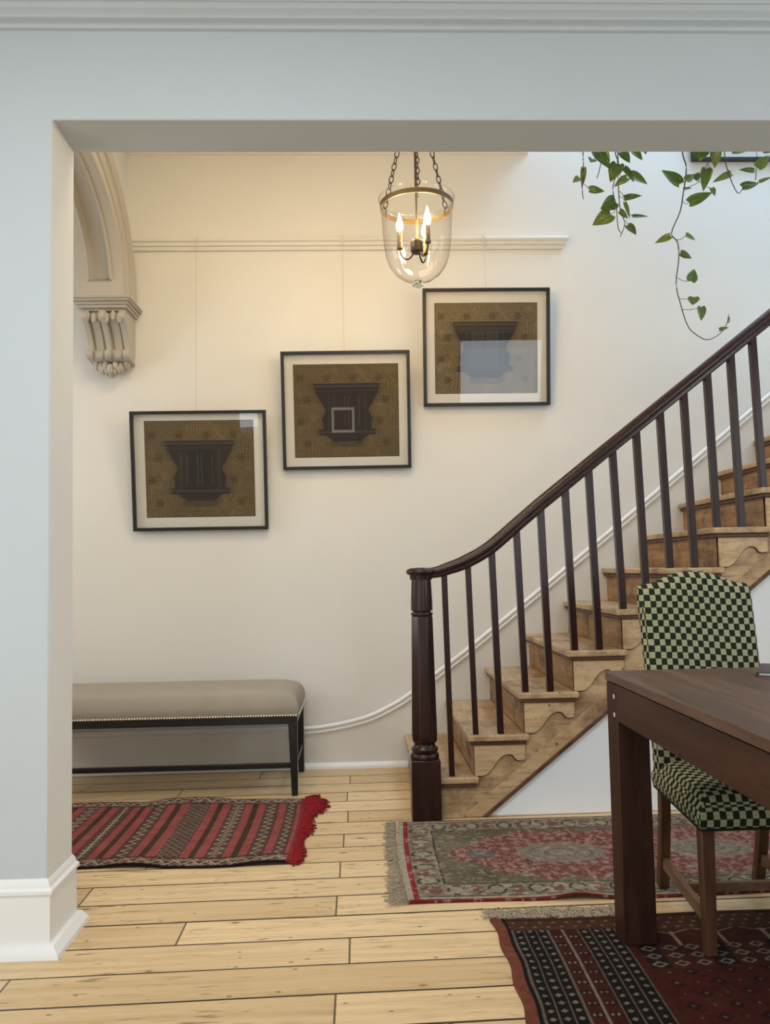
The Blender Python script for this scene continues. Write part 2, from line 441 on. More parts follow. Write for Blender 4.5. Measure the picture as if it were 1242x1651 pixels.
mb = MB()
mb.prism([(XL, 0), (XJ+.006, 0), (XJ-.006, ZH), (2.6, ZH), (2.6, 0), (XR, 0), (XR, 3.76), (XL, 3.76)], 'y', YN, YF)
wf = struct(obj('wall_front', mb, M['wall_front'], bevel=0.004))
wf.data.materials.append(M['wall'])          # hall side in hall paint; jamb too, lamp light put into its colour
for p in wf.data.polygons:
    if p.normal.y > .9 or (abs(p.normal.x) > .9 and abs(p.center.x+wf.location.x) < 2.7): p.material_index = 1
struct(obj('wall_far', MB().box(XL, XR, YW, YW+.1, 0, 5.6), M['wall']))
struct(obj('wall_left', MB().box(XL-.1, XL, YB, YW, 0, 5.6), M['wall']))
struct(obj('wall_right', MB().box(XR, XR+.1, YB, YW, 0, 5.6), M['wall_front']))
mb = MB()
for (a, b, c, d) in ((XL, -2.6, 0, 2.95), (-1.4, 1.6, 0, 2.95), (2.8, XR, 0, 2.95), (-2.6, -1.4, 0, .9), (1.6, 2.8, 0, .9), (-2.6, -1.4, 2.6, 2.95), (1.6, 2.8, 2.6, 2.95)):
    mb.box(a, b, YB-.1, YB, c, d)
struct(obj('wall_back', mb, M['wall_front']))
for i, x0 in enumerate((-2.6, 1.6)):
    m2 = MB()
    m2.box(x0, x0+.06, YB-.07, YB-.02, .9, 2.6).box(x0+1.14, x0+1.2, YB-.07, YB-.02, .9, 2.6)
    m2.box(x0+.06, x0+1.14, YB-.07, YB-.02, .9, .97).box(x0+.06, x0+1.14, YB-.07, YB-.02, 2.53, 2.6).box(x0+.06, x0+1.14, YB-.07, YB-.02, 1.72, 1.78)
    struct(obj('window_%d' % (i+1), m2, M['trim']))
struct(obj('ceiling_front', MB().box(XL, XR, YB, YN, 2.95, 3.05), M['ceiling']))
mb = MB().prism([(XL, YF), (XR, YF), (XR, 3.52), (1.02, 3.52), (1.02, YW), (XL, YW)], 'z', 3.56, 3.76)
struct(obj('ceiling', mb, M['ceiling']))
struct(obj('ceiling_upper', MB().box(XL, XR, YF, YW, 5.6, 5.7), M['ceiling']))
struct(obj('wall_upper', MB().box(XL, XR, YF-.1, YF, 3.76, 5.6), M['wall']))

# moulding above the opening in the front room (bead, fillets and a big cove)
pf = [(YN, 2.744), (YN-.012, 2.746), (YN-.016, 2.755), (YN-.012, 2.764), (YN-.018, 2.766), (YN-.030, 2.768), (YN-.032, 2.774), (YN-.036, 2.778),
      (YN-.050, 2.785), (YN-.056, 2.794), (YN-.056, 2.800), (YN-.062, 2.801), (YN-.068, 2.825), (YN-.085, 2.86), (YN-.12, 2.90), (YN-.17, 2.93), (YN-.19, 2.935), (YN-.19, 2.95), (YN, 2.95)]
struct(obj('trim_1', MB().prism(pf, 'x', XL, XR), M['wall_front'], smooth=True, auto=25))
# hall cornice along the far wall, stopping at the stairwell, and its return on the arch wall
def cornice_prof(y, s):
    return [(y, 3.447), (y-s*.010, 3.449), (y-s*.014, 3.458), (y-s*.022, 3.461), (y-s*.024, 3.472), (y-s*.05, 3.482), (y-s*.075, 3.505), (y-s*.085, 3.53), (y-s*.10, 3.535), (y-s*.10, 3.56), (y, 3.56)]
struct(obj('trim_2', MB().prism(cornice_prof(YW, 1), 'x', -1.272, 1.02), M['wall'], smooth=True, auto=25))
struct(obj('trim_3', MB().prism([(-a+YW-1.272, b) for a, b in cornice_prof(YW, 1)], 'y', YF, YW), M['wall'], smooth=True, auto=25))
# picture rail along the far wall with a mitred end
rp = [(0, 2.884), (.012, 2.886), (.016, 2.898), (.012, 2.906), (.022, 2.910), (.024, 2.926), (.034, 2.934), (.036, 2.944), (.030, 2.954), (0, 2.955)]
mb = MB(); n = len(rp)
vs = [(-1.272, YW-d, z) for d, z in rp]+[(1.200+d*1.0, YW-d, z) for d, z in rp]
mb.add(vs, [tuple(range(n)), tuple(range(n, 2*n))[::-1]]+[(i, (i+1) % n, (i+1) % n+n, i+n) for i in range(n)])
struct(obj('trim_4', mb, M['wall'], smooth=True, auto=25))

# skirting round the pier of the opening: tall board, moulded top, splayed shoe
prof = [(.048, 0.0), (.046, .012), (.030, .034), (.016, .036), (.015, .168), (.022, .172), (.022, .182), (.014, .190), (.012, .200), (.004, .212), (-.01, .214)]
vs = []; fs = []
for o_, z in prof:
    oy = o_*0.75
    vs += [(XL, YN-oy, z), (XJ+o_, YN-oy, z), (XJ+o_, YF+oy, z), (XL, YF+oy, z)]
for i in range(len(prof)-1):
    for k in range(3): fs.append((i*4+k, i*4+k+1, i*4+4+k+1, i*4+4+k))
mb = MB(); mb.add(vs, fs)
struct(obj('baseboard_front', mb, M['trim'], smooth=True, auto=25))

# far skirting: flat along the hall, then sweeping up beside the stairs, with a double bead on top
top = [(XL, .211), (-1.3, .211), (-.308, .213), (-.206, .220), (-.071, .241), (.066, .277), (.203, .341), (.286, .393), (.425, .494), (.638, .650), (1.065, .982), (1.439, 1.276), (1.912, 1.655), (2.375, 2.03), (3.0, 2.53)]
def smooth_path(P, n=6):
    out = []
    for i in range(len(P)-1):
        p0 = P[max(i-1, 0)]; p1 = P[i]; p2 = P[i+1]; p3 = P[min(i+2, len(P)-1)]
        for k in range(n):
            t = k/n
            out.append(tuple(0.5*((2*b)+(-a+c)*t+(2*a-5*b+4*c-d)*t*t+(-a+3*b-3*c+d)*t**3) for a, b, c, d in zip(p0, p1, p2, p3)))
    out.append(P[-1]); return out
sp = [top[0], top[1]]+smooth_path(top[2:])
mb = MB()
vs = []; fs = []
for i, (x, z) in enumerate(sp):
    zb = 0.0
    vs += [(x, YW-.014, zb), (x, YW-.014, z), (x, YW, z), (x, YW, zb)]
for i in range(len(sp)-1):
    for k in range(3): fs.append((i*4+k, i*4+k+1, i*4+5+k, i*4+4+k))
fs.append((0, 1, 2, 3)); e = (len(sp)-1)*4; fs.append((e+3, e+2, e+1, e))
mb.add(vs, fs)
struct(obj('baseboard_far', mb, M['wall'], smooth=True, auto=25))
mb = MB()
bead = [(0.0, -.026), (.006, -.025), (.012, -.020), (.014, -.013), (.011, -.006), (.007, -.003), (.012, 0.0), (.017, .004), (.018, .011), (.014, .017), (.006, .020), (0, .021)]
mb.sweep([(x, YW-.012, z-.006) for x, z in sp], [(a, b) for a, b in bead], upv=(0, 0, 1))
struct(obj('trim_5', mb, M['trim'], smooth=True, auto=30))
struct(obj('trim_6', MB().prism([(YW-.014, 0), (YW-.034, 0), (YW-.034, .014), (YW-.026, .027), (YW-.014, .032)], 'x', XL, .26), M['trim'], smooth=True))

# white panelled wall under the stairs
R, G, X1 = .1765, .2235, .240       # rise, going, first nosing
sl = R/G
mb = MB().prism([(.50, 0), (2.95, 0), (2.95, (2.95-.46)*sl), (.50, .03)], 'y', YS+.012, YS+.08)
struct(obj('wall_stair', mb, M['panel']))

# ------------------------------------------------------------------ the plaster arch across the hall
XA = -1.216; CY, ZSP = 3.61, 2.545
ar = empty('plaster_arch', (-1.34, 3.61, ZSP), 'cream plaster arch with a sunk panel springing over the hall at the left', 'arch')
NA = 40
def ell(a, b, y0=YF, y1=YW):
    out = []
    for i in range(NA+1):
        th = math.pi*i/NA
        out.append((CY+a*math.cos(th), ZSP+b*math.sin(th)))
    return out
inn = ell(.68, .515); out_ = ell(.945, .79)
# body: intrados strip with sunk panel is built as rings between given (a,b) pairs and X planes
def ring(mb, ca, cb):     # ca, cb: (x, a, b) curves joined by a strip
    A = [(ca[0], y, z) for y, z in ell(ca[1], ca[2])]; B = [(cb[0], y, z) for y, z in ell(cb[1], cb[2])]
    n = len(A); mb.add(A+B, [(i, i+1, n+i+1, n+i) for i in range(n-1)])
mb = MB()
for a, b in (((XA, .68, .515), (-1.272, .68, .515)), ((-1.272, .68, .515), (-1.272-.0001, .68, .515)), ((-1.404, .68, .515), (-1.46, .68, .515))):
    ring(mb, a, b)
# panel with plain ends: the strip between x -1.404 and -1.282 is flush near the springing and sunk above it
i0, i1 = 2, NA-2
def strip(mb, xs, rads, ia, ib):
    # xs, rads : cross-section polyline (x, outward offset)
    pts = []
    for i in range(ia, ib+1):
        th = math.pi*i/NA
        pts.append([(x, CY+(.68+o)*math.cos(th), ZSP+(.515+o)*math.sin(th)) for x, o in zip(xs, rads)])
    m = len(xs); flat = [p for r in pts for p in r]
    mb.add(flat, [(i*m+k, i*m+k+1, i*m+m+k+1, i*m+m+k) for i in range(len(pts)-1) for k in range(m-1)])
strip(mb, [-1.272, -1.404], [0, 0], 0, i0); strip(mb, [-1.272, -1.404], [0, 0], i1, NA)
px = [-1.272, -1.282, -1.288, -1.292, -1.300, -1.310, -1.378, -1.388, -1.394, -1.398, -1.404]
po = [0, -.009, -.009, .008, .008, .028, .028, .008, .008, -.009, 0]
px = [-1.272, -1.276, -1.283, -1.287, -1.295, -1.301, -1.375, -1.381, -1.389, -1.393, -1.400]
px[-1] = -1.404
strip(mb, px, po, i0, i1)
for ii in (i0, i1):
    th = math.pi*ii/NA
    v = [(x, CY+(.68+o)*math.cos(th), ZSP+(.515+o)*math.sin(th)) for x, o in zip(px, po)]
    mb.add(v, [tuple(range(len(v)))])
obj('intrados', mb, M['plaster'], ar, smooth=True, auto=25)
# moulded archivolt on the stair side
mb = MB()
av = [(XA, 0), (XA+.002, .03), (XA-.006, .034), (XA-.006, .06), (XA+.004, .066), (XA+.010, .085), (XA+.006, .10), (XA-.004, .106), (XA-.004, .15), (XA+.008, .156), (XA+.016, .18), (XA+.016, .205), (XA+.006, .225), (XA-.004, .25), (-1.285, .262)]
pts = []
for i in range(NA+1):
    th = math.pi*i/NA
    pts.append([(x, CY+(.68+o)*math.cos(th), ZSP+(.515+o*1.03)*math.sin(th)) for x, o in av])
m = len(av); mb.add([p for r in pts for p in r], [(i*m+k, i*m+k+1, i*m+m+k+1, i*m+m+k) for i in range(NA) for k in range(m-1)])
obj('archivolt', mb, M['plaster'], ar, smooth=True, auto=25)
# wall over the arch
mb = MB()
poly_in = [(y, z) for y, z in ell(.80, .635)]
pl2 = [(YW, ZSP)]+poly_in+[(YF, ZSP), (YF, 3.56), (YW, 3.56)]
pl2 = [(YW, 3.56), (YW, ZSP)]+poly_in+[(YF, ZSP), (YF, 3.56)]
mb.prism(pl2, 'x', -1.44, -1.272)
obj('spandrel', mb, M['wall'], ar)
# corbels
def corbel(sgn, yw, label):
    c = empty('corbel', (-1.34, yw, 2.15), label, 'corbel')
    Y = lambda d: yw-sgn*d
    mb = MB()   # abacus: stacked mouldings
    for d, x0, x1, z0, z1 in ((.262, -1.50, -1.182, 2.535, 2.545), (.255, -1.495, -1.188, 2.524, 2.535), (.238, -1.482, -1.200, 2.508, 2.524), (.228, -1.474, -1.208, 2.493, 2.508), (.205, -1.46, -1.222, 2.480, 2.493)):
        a, b = sorted((Y(d), Y(0))); mb.box(x0, x1, a, b, z0, z1)
    obj('abacus', mb, M['plaster'], c, bevel=.004)
    # scrolled body: side profile (depth, z)
    pr = [(0, 2.482), (.20, 2.482), (.215, 2.465), (.212, 2.44), (.190, 2.42), (.165, 2.40), (.140, 2.37), (.118, 2.34), (.102, 2.31), (.100, 2.295), (.118, 2.292), (.130, 2.280), (.132, 2.262), (.122, 2.246), (.104, 2.240), (.06, 2.236), (0, 2.225)]
    mb = MB()
    for x0, x1, k in ((-1.452, -1.418, 1.06), (-1.412, -1.362, .95), (-1.352, -1.322, 1.10), (-1.312, -1.262, .95), (-1.256, -1.222, 1.06)):
        mb.prism([(Y(d*k), z) for d, z in pr], 'x', x0, x1)
    mb.prism([(Y(d*.88), z) for d, z in pr], 'x', -1.448, -1.226)
    obj('scroll_body', mb, M['plaster'], c, bevel=.006)
    mb = MB()   # acanthus under and at the head of the scroll
    rnd = random.Random(3)
    for k in range(7):
        a = (k-3)/3.0
        mb.ball((-1.337+a*.080, Y(.075-.03*abs(a)), 2.205+.022*abs(a)-.012*(k % 2)), .019, .035, .034, 10, 8)
    for k in range(5):
        a = (k-2)/2.0
        mb.ball((-1.337+a*.042, Y(.062), 2.178+.016*abs(a)), .015, .03, .026, 10, 8)
    mb.ball((-1.337, Y(.055), 2.166), .014, .028, .018, 10, 8)
    obj('acanthus_leaf', mb, M['plaster'], c, smooth=True, auto=180)
    mb = MB()
    for k in range(6):
        a = (k-2.5)/2.5
        mb.ball((-1.337+a*.085, Y(.205), 2.455-.012*(k % 2)), .014, .016, .030, 10, 8)
    obj('acanthus_leaf', mb, M['plaster'], c, smooth=True, auto=180)
corbel(1, YW, 'cream plaster scroll corbel carrying the arch on the far hall wall')

# ------------------------------------------------------------------ staircase
st = empty('staircase', (.3, YS, 0), 'stripped pine staircase with dark mahogany balustrade climbing to the right', 'staircase')
NS = 12
X = lambda k: X1+G*(k-1)
Z = lambda k: R*k-.003
YE = YW-.016
for k in range(1, NS+1):
    mb = MB().prism([(X(k), YE), (X(k), YS-.032), (X(k+1)+.045, YS-.032), (X(k+1)+.045, YS), (X(k+1)+.032, YS), (X(k+1)+.032, YE)], 'z', Z(k)-.027, Z(k))
    td = obj('tread', mb, M['tread'], st, bevel=.0115, seg=3)
    mb = MB()
    mb.prism([(X(k)+.012, YE), (X(k)+.012, YS-.022), (X(k+1)+.034, YS-.022), (X(k+1)+.034, YS-.001), (X(k)+.030, YS-.001), (X(k)+.030, YE)], 'z', Z(k)-.045, Z(k)-.0275)
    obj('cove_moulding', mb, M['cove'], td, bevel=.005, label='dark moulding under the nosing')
    z0 = Z(k-1) if k > 1 else 0
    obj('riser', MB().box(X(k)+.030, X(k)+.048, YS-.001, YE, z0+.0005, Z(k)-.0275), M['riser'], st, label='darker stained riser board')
    if k > 1:
        x0 = X(k)+.030; x1 = X(k+1)+.028; zt = Z(k)-.045; zb = Z(k-1)+.001
        W_ = x1-x0; Hh = zt-zb
        cu = [(0, 0), (.16, .0), (.24, .06), (.34, .22), (.42, .40), (.50, .56), (.60, .66), (.68, .68), (.755, .64), (.80, .54), (.845, .48), (.90, .47), (1.0, .49)]
        cu = [cu[0], cu[1]]+smooth_path(cu[1:-1], 4)[1:]+[cu[-1]]
        poly = [(x0+u*W_, zb+v*Hh) for u, v in cu]+[(x1, zt), (x0, zt)]
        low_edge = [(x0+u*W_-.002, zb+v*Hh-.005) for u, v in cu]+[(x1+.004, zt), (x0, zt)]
        bkt = obj('bracket', MB().prism(poly, 'y', YS-.013, YS-.003), M['bracket'], st, bevel=.0015, label='pale scroll-cut bracket under the tread end')
        obj('bracket_shadow_gap', MB().prism(low_edge, 'y', YS-.0028, YS-.0004), M['cove'], bkt, label='dark strip for the shadow gap and dirt seam under the bracket')  # larger dark backing paints in the bracket's shadow gap and dirt
# string board with its dark lower moulding
xe = X(NS+1)+.03
low = lambda x: (x-.535)*sl
poly = [(.345, .0), (.535, 0), (xe, low(xe))]
top_ = [(xe, Z(NS)-.028)]
for k in range(NS, 0, -1):
    top_ += [(X(k)+.030, Z(k)-.028)]
    if k > 1: top_ += [(X(k)+.030, Z(k-1)-.028)]
top_ += [(.31, Z(1)-.028), (.31, 0)]
obj('string_board', MB().prism([(.31, 0), (.535, 0), (xe, low(xe))]+top_[:-1], 'y', YS, YS+.012), M['string'], st)
mb = MB(); dx = .062
mb.prism([(.535-.105, 0), (.535-.012, 0), (xe, low(xe)+.0095), (xe, low(xe)+.082)], 'y', YS-.005, YS-.0005)
obj('string_moulding', mb, M['string'], st, bevel=.002)
mb = MB().prism([(.535-.015, 0), (.535+.012, 0), (xe, low(xe)-.009), (xe, low(xe)+.012)], 'y', YS-.012, YS+.010)
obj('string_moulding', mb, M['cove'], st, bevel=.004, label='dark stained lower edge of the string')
# newel post
xn, yn = .279, 3.613
nw = obj('newel_post', MB().box(xn-.063, xn+.063, yn-.063, yn+.063, 0, .255), M['mahogany'], st, bevel=.004)
ring_prof = [(.060, .255), (.063, .262), (.060, .275), (.052, .280), (.058, .288), (.060, .297), (.050, .305), (.044, .314), (.046, .322)]
obj('turned_ring', MB().lathe(ring_prof, (xn, yn, 0), 28), M['mahogany'], nw, smooth=True, auto=50)
c8 = 1/math.cos(math.pi/8)
sh = [(.046, .318), (.052*c8, .330), (.054*c8, .36), (.0455*c8, .860), (.043*c8, .868)]
obj('shaft', MB().lathe(sh, (xn, yn, 0), 8, math.pi/8), M['mahogany'], nw, bevel=.003)
nk = [(.040, .866), (.047, .870), (.049, .876), (.047, .882), (.040, .884), (.041, .890), (.048, .892), (.048, .897), (.0475, .93), (.045, .99), (.043, 1.028)]
obj('neck', MB().lathe(nk, (xn, yn, 0), 28), M['mahogany'], nw, smooth=True, auto=40)
cp = [(.050, 1.026), (.051, 1.040), (.052, 1.046), (.062, 1.050), (.066, 1.056), (.066, 1.064), (.060, 1.072), (.045, 1.077), (.02, 1.079), (.001, 1.0795)]
obj('cap', MB().lathe(cp, (xn, yn, 0), 32), M['mahogany'], nw, smooth=True, auto=50)
# handrail
hr = [(.300, 1.056), (.345, 1.058), (.397, 1.073), (.475, 1.101), (.581, 1.159), (.700, 1.256), (.815, 1.351), (1.10, 1.573), (1.902, 2.194), (2.6, 2.737), (3.0, 3.047)]
hp = smooth_path(hr[:7], 6)[:-1]+hr[6:]
prof = [(.020, -.031), (.024, -.024), (.024, -.012), (.031, -.006), (.033, .004), (.030, .016), (.020, .025), (.008, .029), (-.008, .029), (-.020, .025), (-.030, .016), (-.033, .004), (-.031, -.006), (-.024, -.012), (-.024, -.024), (-.020, -.031)]
scl = [0.72+0.28*min(1, i/18) for i in range(len(hp))]
obj('handrail', MB().sweep([(x, yn, z) for x, z in hp], prof, scale=scl), M['mahogany_x'], st, smooth=True, auto=40)
def rail_z(x):
    for (a, b), (c, d) in zip(hp[:-1], hp[1:]):
        if a <= x <= c: return b+(d-b)*(x-a)/(c-a)
    return hp[-1][1]
bx = [(.381, .395, 1), (.487, .503, 2), (.594, .612, 2), (.707, .726, 3), (.818, .836, 3), (.931, .950, 4), (1.040, 1.060, 4), (1.151, 1.173, 5), (1.262, 1.281, 5), (1.374, 1.391, 6), (1.486, 1.503, 6), (1.598, 1.612, 7), (1.710, 1.724, 7), (1.814, 1.831, 8), (1.93, 1.945, 8), (2.04, 2.055, 9), (2.15, 2.165, 9)]
for i, (xt, xb, k) in enumerate(bx):
    hw = .0125 if i < 2 else (.0142 if i < 4 else .0152)
    zt = rail_z(xt)-.018; zb = Z(k)
    q = lambda x, z, h: [(x-h, yn-h, z), (x+h, yn-h, z), (x+h, yn+h, z), (x-h, yn+h, z)]
    obj('baluster', MB().frustum(q(xb, zb, hw*.95), q(xt, zt, hw)), M['mahogany'], st, bevel=.002)

# ------------------------------------------------------------------ pictures on the far wall
def grid_mesh(nx, ny, fpos, fcol):
    """grid of (nx+1)*(ny+1) points; returns (verts, faces, colours)"""
    u, v = np.meshgrid(np.linspace(0, 1, nx+1), np.linspace(0, 1, ny+1))
    u = u.ravel(); v = v.ravel()
    P = fpos(u, v); C_ = fcol(u, v)
    idx = np.arange((nx+1)*(ny+1)).reshape(ny+1, nx+1)
    f = np.stack([idx[:-1, :-1], idx[:-1, 1:], idx[1:, 1:], idx[1:, :-1]], -1).reshape(-1, 4)
    return P, f, C_
def pattern_obj(name, P, f, C_, mat, parent=None, org=None, smooth=True):
    me = bpy.data.meshes.new(name)
    if parent is not None: org = np.array(ORG[parent.name])
    elif org is None:
        org = np.array([(P[:, 0].min()+P[:, 0].max())/2, (P[:, 1].min()+P[:, 1].max())/2, P[:, 2].min()])
    me.from_pydata((P-org).tolist(), [], f.tolist())
    a = me.color_attributes.new('pattern', 'FLOAT_COLOR', 'POINT')
    buf = np.ones((len(P), 4), np.float32); buf[:len(C_), :3] = C_
    a.data.foreach_set('color', buf.ravel())
    me.materials.append(mat)
    for p in me.polygons: p.use_smooth = smooth
    o = bpy.data.objects.new(name, me); COL.objects.link(o)
    if parent is not None: o.parent = parent
    else: o.location = org
    ORG[o.name] = Vector(org)
    return o
def vnoise(x, y, seed=0):
    def h(i, j): 
        s = np.sin(i*127.1+j*311.7+seed*74.7)*43758.5453
        return s-np.floor(s)
    xi, yi = np.floor(x), np.floor(y); fx, fy = x-xi, y-yi
    fx = fx*fx*(3-2*fx); fy = fy*fy*(3-2*fy)
    return (h(xi, yi)*(1-fx)+h(xi+1, yi)*fx)*(1-fy)+(h(xi, yi+1)*(1-fx)+h(xi+1, yi+1)*fx)*fy
def fbm(x, y, seed=0, o=4):
    s = 0; a = .5
    for k in range(o): s = s+a*vnoise(x*2**k, y*2**k, seed+k); a *= .5
    return s/(1-.5**o)
def lerp(C_, m, c):
    m = np.clip(m, 0, 1)[:, None]; return C_*(1-m)+np.array(c)[None, :]*m
def art_color(var):
    BG = ((.17, .120, .046), (.165, .112, .040), (.21, .155, .072))[var]
    def f(u, v):
        n = len(u); x = (u-.5)*.60; y = (v-.5)*.54
        C_ = np.tile(np.array(BG), (n, 1))
        C_ = lerp(C_, fbm(x*9, y*9, var)*.9-.1, (BG[0]*.62, BG[1]*.6, BG[2]*.6))
        # small dotted wallpaper figure with scattered rosettes
        d = np.abs(np.sin(x*230+2*fbm(x*14, y*14, 5)*4))*np.abs(np.sin(y*230))
        C_ = lerp(C_, (d > .55)*.7*(fbm(x*30, y*30, 9) > .34), (.045, .028, .012))
        gx = x/.15+.25*(np.floor(y/.125) % 2); gy = y/.125
        rx = (gx-np.floor(gx)-.5)*.15; ry = (gy-np.floor(gy)-.5)*.125
        rr_ = np.hypot(rx, ry); an = np.arctan2(ry, rx)
        C_ = lerp(C_, (rr_ < .022+.006*np.cos(6*an))*.65, (.060, .026, .010))
        C_ = lerp(C_, (np.abs(ry-.02*np.sin(rx*60)) < .0035)*.4, (.05, .03, .012))
        k = (.0, .02, -.02)[var]
        # corbelled timber cabinet: cornice, waisted sides, lower shelf
        U = u-.5-(0.0, .005, -.01)[var]; V = v
        half = np.where(V > .735, .315, np.where(V > .70, .30, np.where(V > .55, .30-.075*(.70-V)/.15, np.where(V > .36, .222+.018*np.sin((V-.36)*33), np.where(V > .30, .23, np.where(V > .24, .27, .21-(.24-V)*1.2))))))
        inside = (np.abs(U) < half) & (V < .79) & (V > .17)
        soft = np.exp(-np.maximum(0, np.abs(U)-half)*26)*(V < .80)*(V > .10)
        C_ = lerp(C_, soft*.55, (.03, .02, .01))
        C_ = lerp(C_, inside*1.0, (.020, .013, .010))
        C_ = lerp(C_, (inside & (V > .755) & (V < .775))*.8, (.075, .05, .035))
        C_ = lerp(C_, (inside & (V > .71) & (V < .72))*.6, (.06, .04, .03))
        door = inside & (np.abs(U) < .135) & (V > .29) & (V < .69)
        C_ = lerp(C_, door*1.0, ((.012, .009, .008), (.022, .010, .008), (.035, .030, .028))[var])
        for c0 in (-.07, .065):
            fr_ = inside & (np.abs(np.abs(U-c0)-.05) < .006) & (V > .33) & (V < .66)
            C_ = lerp(C_, fr_*.7, (.055, .042, .036))
        C_ = lerp(C_, (inside & (np.abs(U) < .008) & (V > .29) & (V < .69))*.8, (.006, .005, .005))
        C_ = lerp(C_, (inside & (np.abs(np.abs(U)-.175) < .008) & (V > .3) & (V < .68))*.6, (.05, .035, .028))
        C_ = lerp(C_, (inside & (V > .262) & (V < .28))*.7, (.06, .042, .032))
        if var == 1:
            fx, fy = np.abs(U+.04), np.abs(V-.40)
            fr2 = (np.maximum(fx/.108, fy/.135) < 1) & (np.maximum(fx/.088, fy/.107) > 1)
            C_ = lerp(C_, fr2*.85, (.21, .20, .18))
        C_ = lerp(C_, ((u < .004) | (u > .996) | (v < .005) | (v > .995))*.8, (.02, .015, .01))
        return C_
    return f
def picture(cx, zb, W_, Hh, tilt, img, var, label, hook=True, rollx=0.0):
    """frame standing off the wall at its top; img = (left, right, bottom, top) margins in metres"""
    o = empty('framed_picture', (cx, YW-.035, zb), label, 'picture', 'framed pictures on the hall wall')
    D = .034; fwid = .017
    # built upright at the origin then leaned about its lower edge
    def place(mb):
        ca, sa = math.cos(tilt), math.sin(tilt)
        for i, (x, y, z) in enumerate(mb.v):
            xr = x*math.cos(rollx)-z*math.sin(rollx); zr = x*math.sin(rollx)+z*math.cos(rollx)
            mb.v[i] = (cx+xr, YW-.004+(y*ca-zr*sa), zb+(zr*ca+y*sa))
        return mb
    mb = MB(); h = W_/2
    mb.box(-h, -h+fwid, -D, 0, 0, Hh).box(h-fwid, h, -D, 0, 0, Hh).box(-h+fwid, h-fwid, -D, 0, 0, fwid).box(-h+fwid, h-fwid, -D, 0, Hh-fwid, Hh)
    obj('frame', place(mb), M['frame'], o, bevel=.0015)
    mb = MB()
    mb.box(-h+fwid, h-fwid, -.010, -.004, fwid, Hh-fwid)
    obj('mount', place(mb), M['mat'], o, label='ivory mount board')
    l, r, b, t = img
    x0, x1, z0, z1 = -h+l, h-r, b, Hh-t
    nx, ny = 280, 240
    ca, sa = math.cos(tilt), math.sin(tilt)
    def fp(u, v):
        x = x0+(x1-x0)*u; z = z0+(z1-z0)*v; y = np.full_like(x, -.0115)
        xr = x*math.cos(rollx)-z*math.sin(rollx); zr = x*math.sin(rollx)+z*math.cos(rollx)
        return np.stack([cx+xr, YW-.004+(y*ca-zr*sa), zb+(zr*ca+y*sa)], -1)
    P, f, C_ = grid_mesh(nx, ny, fp, art_color(var))
    pattern_obj('print', P, f, C_, M['print'], o)
    mb = MB(); mb.add([(-h+fwid, -D+.006, fwid), (h-fwid, -D+.006, fwid), (h-fwid, -D+.006, Hh-fwid), (-h+fwid, -D+.006, Hh-fwid)], [(0, 1, 2, 3)])
    obj('glass_pane', place(mb), M['pane_glass'], o)
    return o
TL = math.atan2(.09, .65)
picture(-.855, 1.309, .735, .652, TL, (.072, .070, .072, .052), 0, 'lowest black-framed picture on the hall wall, above the bench, dark cabinet on olive ground')
picture(-.047, 1.636, .710, .648, TL, (.066, .064, .066, .070), 1, 'middle black-framed picture, pale square outline inside its dark cabinet', rollx=.004)
picture(.742, 1.981, .712, .652, TL*.85, (.066, .068, .070, .078), 2, 'highest full black-framed picture, beside the glass lantern, clearer panelled cabinet')
for x, zt in ((-.878, 1.955), (-.062, 2.275), (.744, 2.625)):
    pass
picture(2.33, 3.40, .712, .652, TL*.5, (.066, .066, .070, .070), 0, 'black-framed picture at upper right behind the trailing leaves, only its lower edge showing')
# hanging wires with their hooks on the rail belong to the pictures
pics = [o for o in COL.objects if o.name.startswith('framed_picture')]
for o, x, zt in zip(pics[:3], (-.874, -.056, .744), (1.955, 2.275, 2.625)):
    mb = MB().tube([(x, YW-.046, 2.940), (x+.001, YW-.075, zt-.01)], .0011, 5)
    obj('hanging_wire', mb, M['wire'], o)
    mb = MB().tube([(x, YW-.010, 2.957), (x, YW-.032, 2.962), (x, YW-.046, 2.950), (x, YW-.040, 2.925), (x, YW-.032, 2.905), (x, YW-.040, 2.893)], .003, 6)
    obj('rail_hook', mb, M['wall'], o)

# ------------------------------------------------------------------ bell jar lantern
PX, PY = .269, 3.30
ln = empty('bell_lantern', (PX, PY, 2.232), 'clear glass bell jar lantern with three lit candle bulbs hanging on chains', 'pendant lamp')
outer = [(.0005, 2.258), (.030, 2.259), (.062, 2.268), (.092, 2.290), (.116, 2.322), (.131, 2.362), (.1385, 2.41), (.143, 2.47), (.1465, 2.53), (.148, 2.575), (.150, 2.590), (.155, 2.600), (.157, 2.606)]
obj('glass_bell', MB().lathe(outer, (PX, PY, 0), 56, cap=False), M['bell_glass'], ln, smooth=True, auto=180)
rimp = [(PX+.157*math.cos(2*math.pi*k/56), PY+.157*math.sin(2*math.pi*k/56), 2.607) for k in range(56)]
obj('glass_rim', MB().tube(rimp, .0028, 8, closed=True), M['bell_glass'], ln, smooth=True, auto=180)
kb = [(.001, 2.231), (.014, 2.232), (.022, 2.238), (.024, 2.245), (.020, 2.252), (.013, 2.256), (.016, 2.2585)]
obj('glass_knob', MB().lathe(kb, (PX, PY, 0), 24), M['knob_glass'], ln, smooth=True, auto=180)
band = [(.1490, 2.566), (.1518, 2.566), (.1530, 2.586), (.1502, 2.586)]
mb = MB(); vs = []; fs = []; sg = 56
for r, z in band:
    for k in range(sg): vs.append((PX+r*math.cos(2*math.pi*k/sg), PY+r*math.sin(2*math.pi*k/sg), z))
for i in range(4):
    for k in range(sg): fs.append((i*sg+k, i*sg+(k+1) % sg, ((i+1) % 4)*sg+(k+1) % sg, ((i+1) % 4)*sg+k))
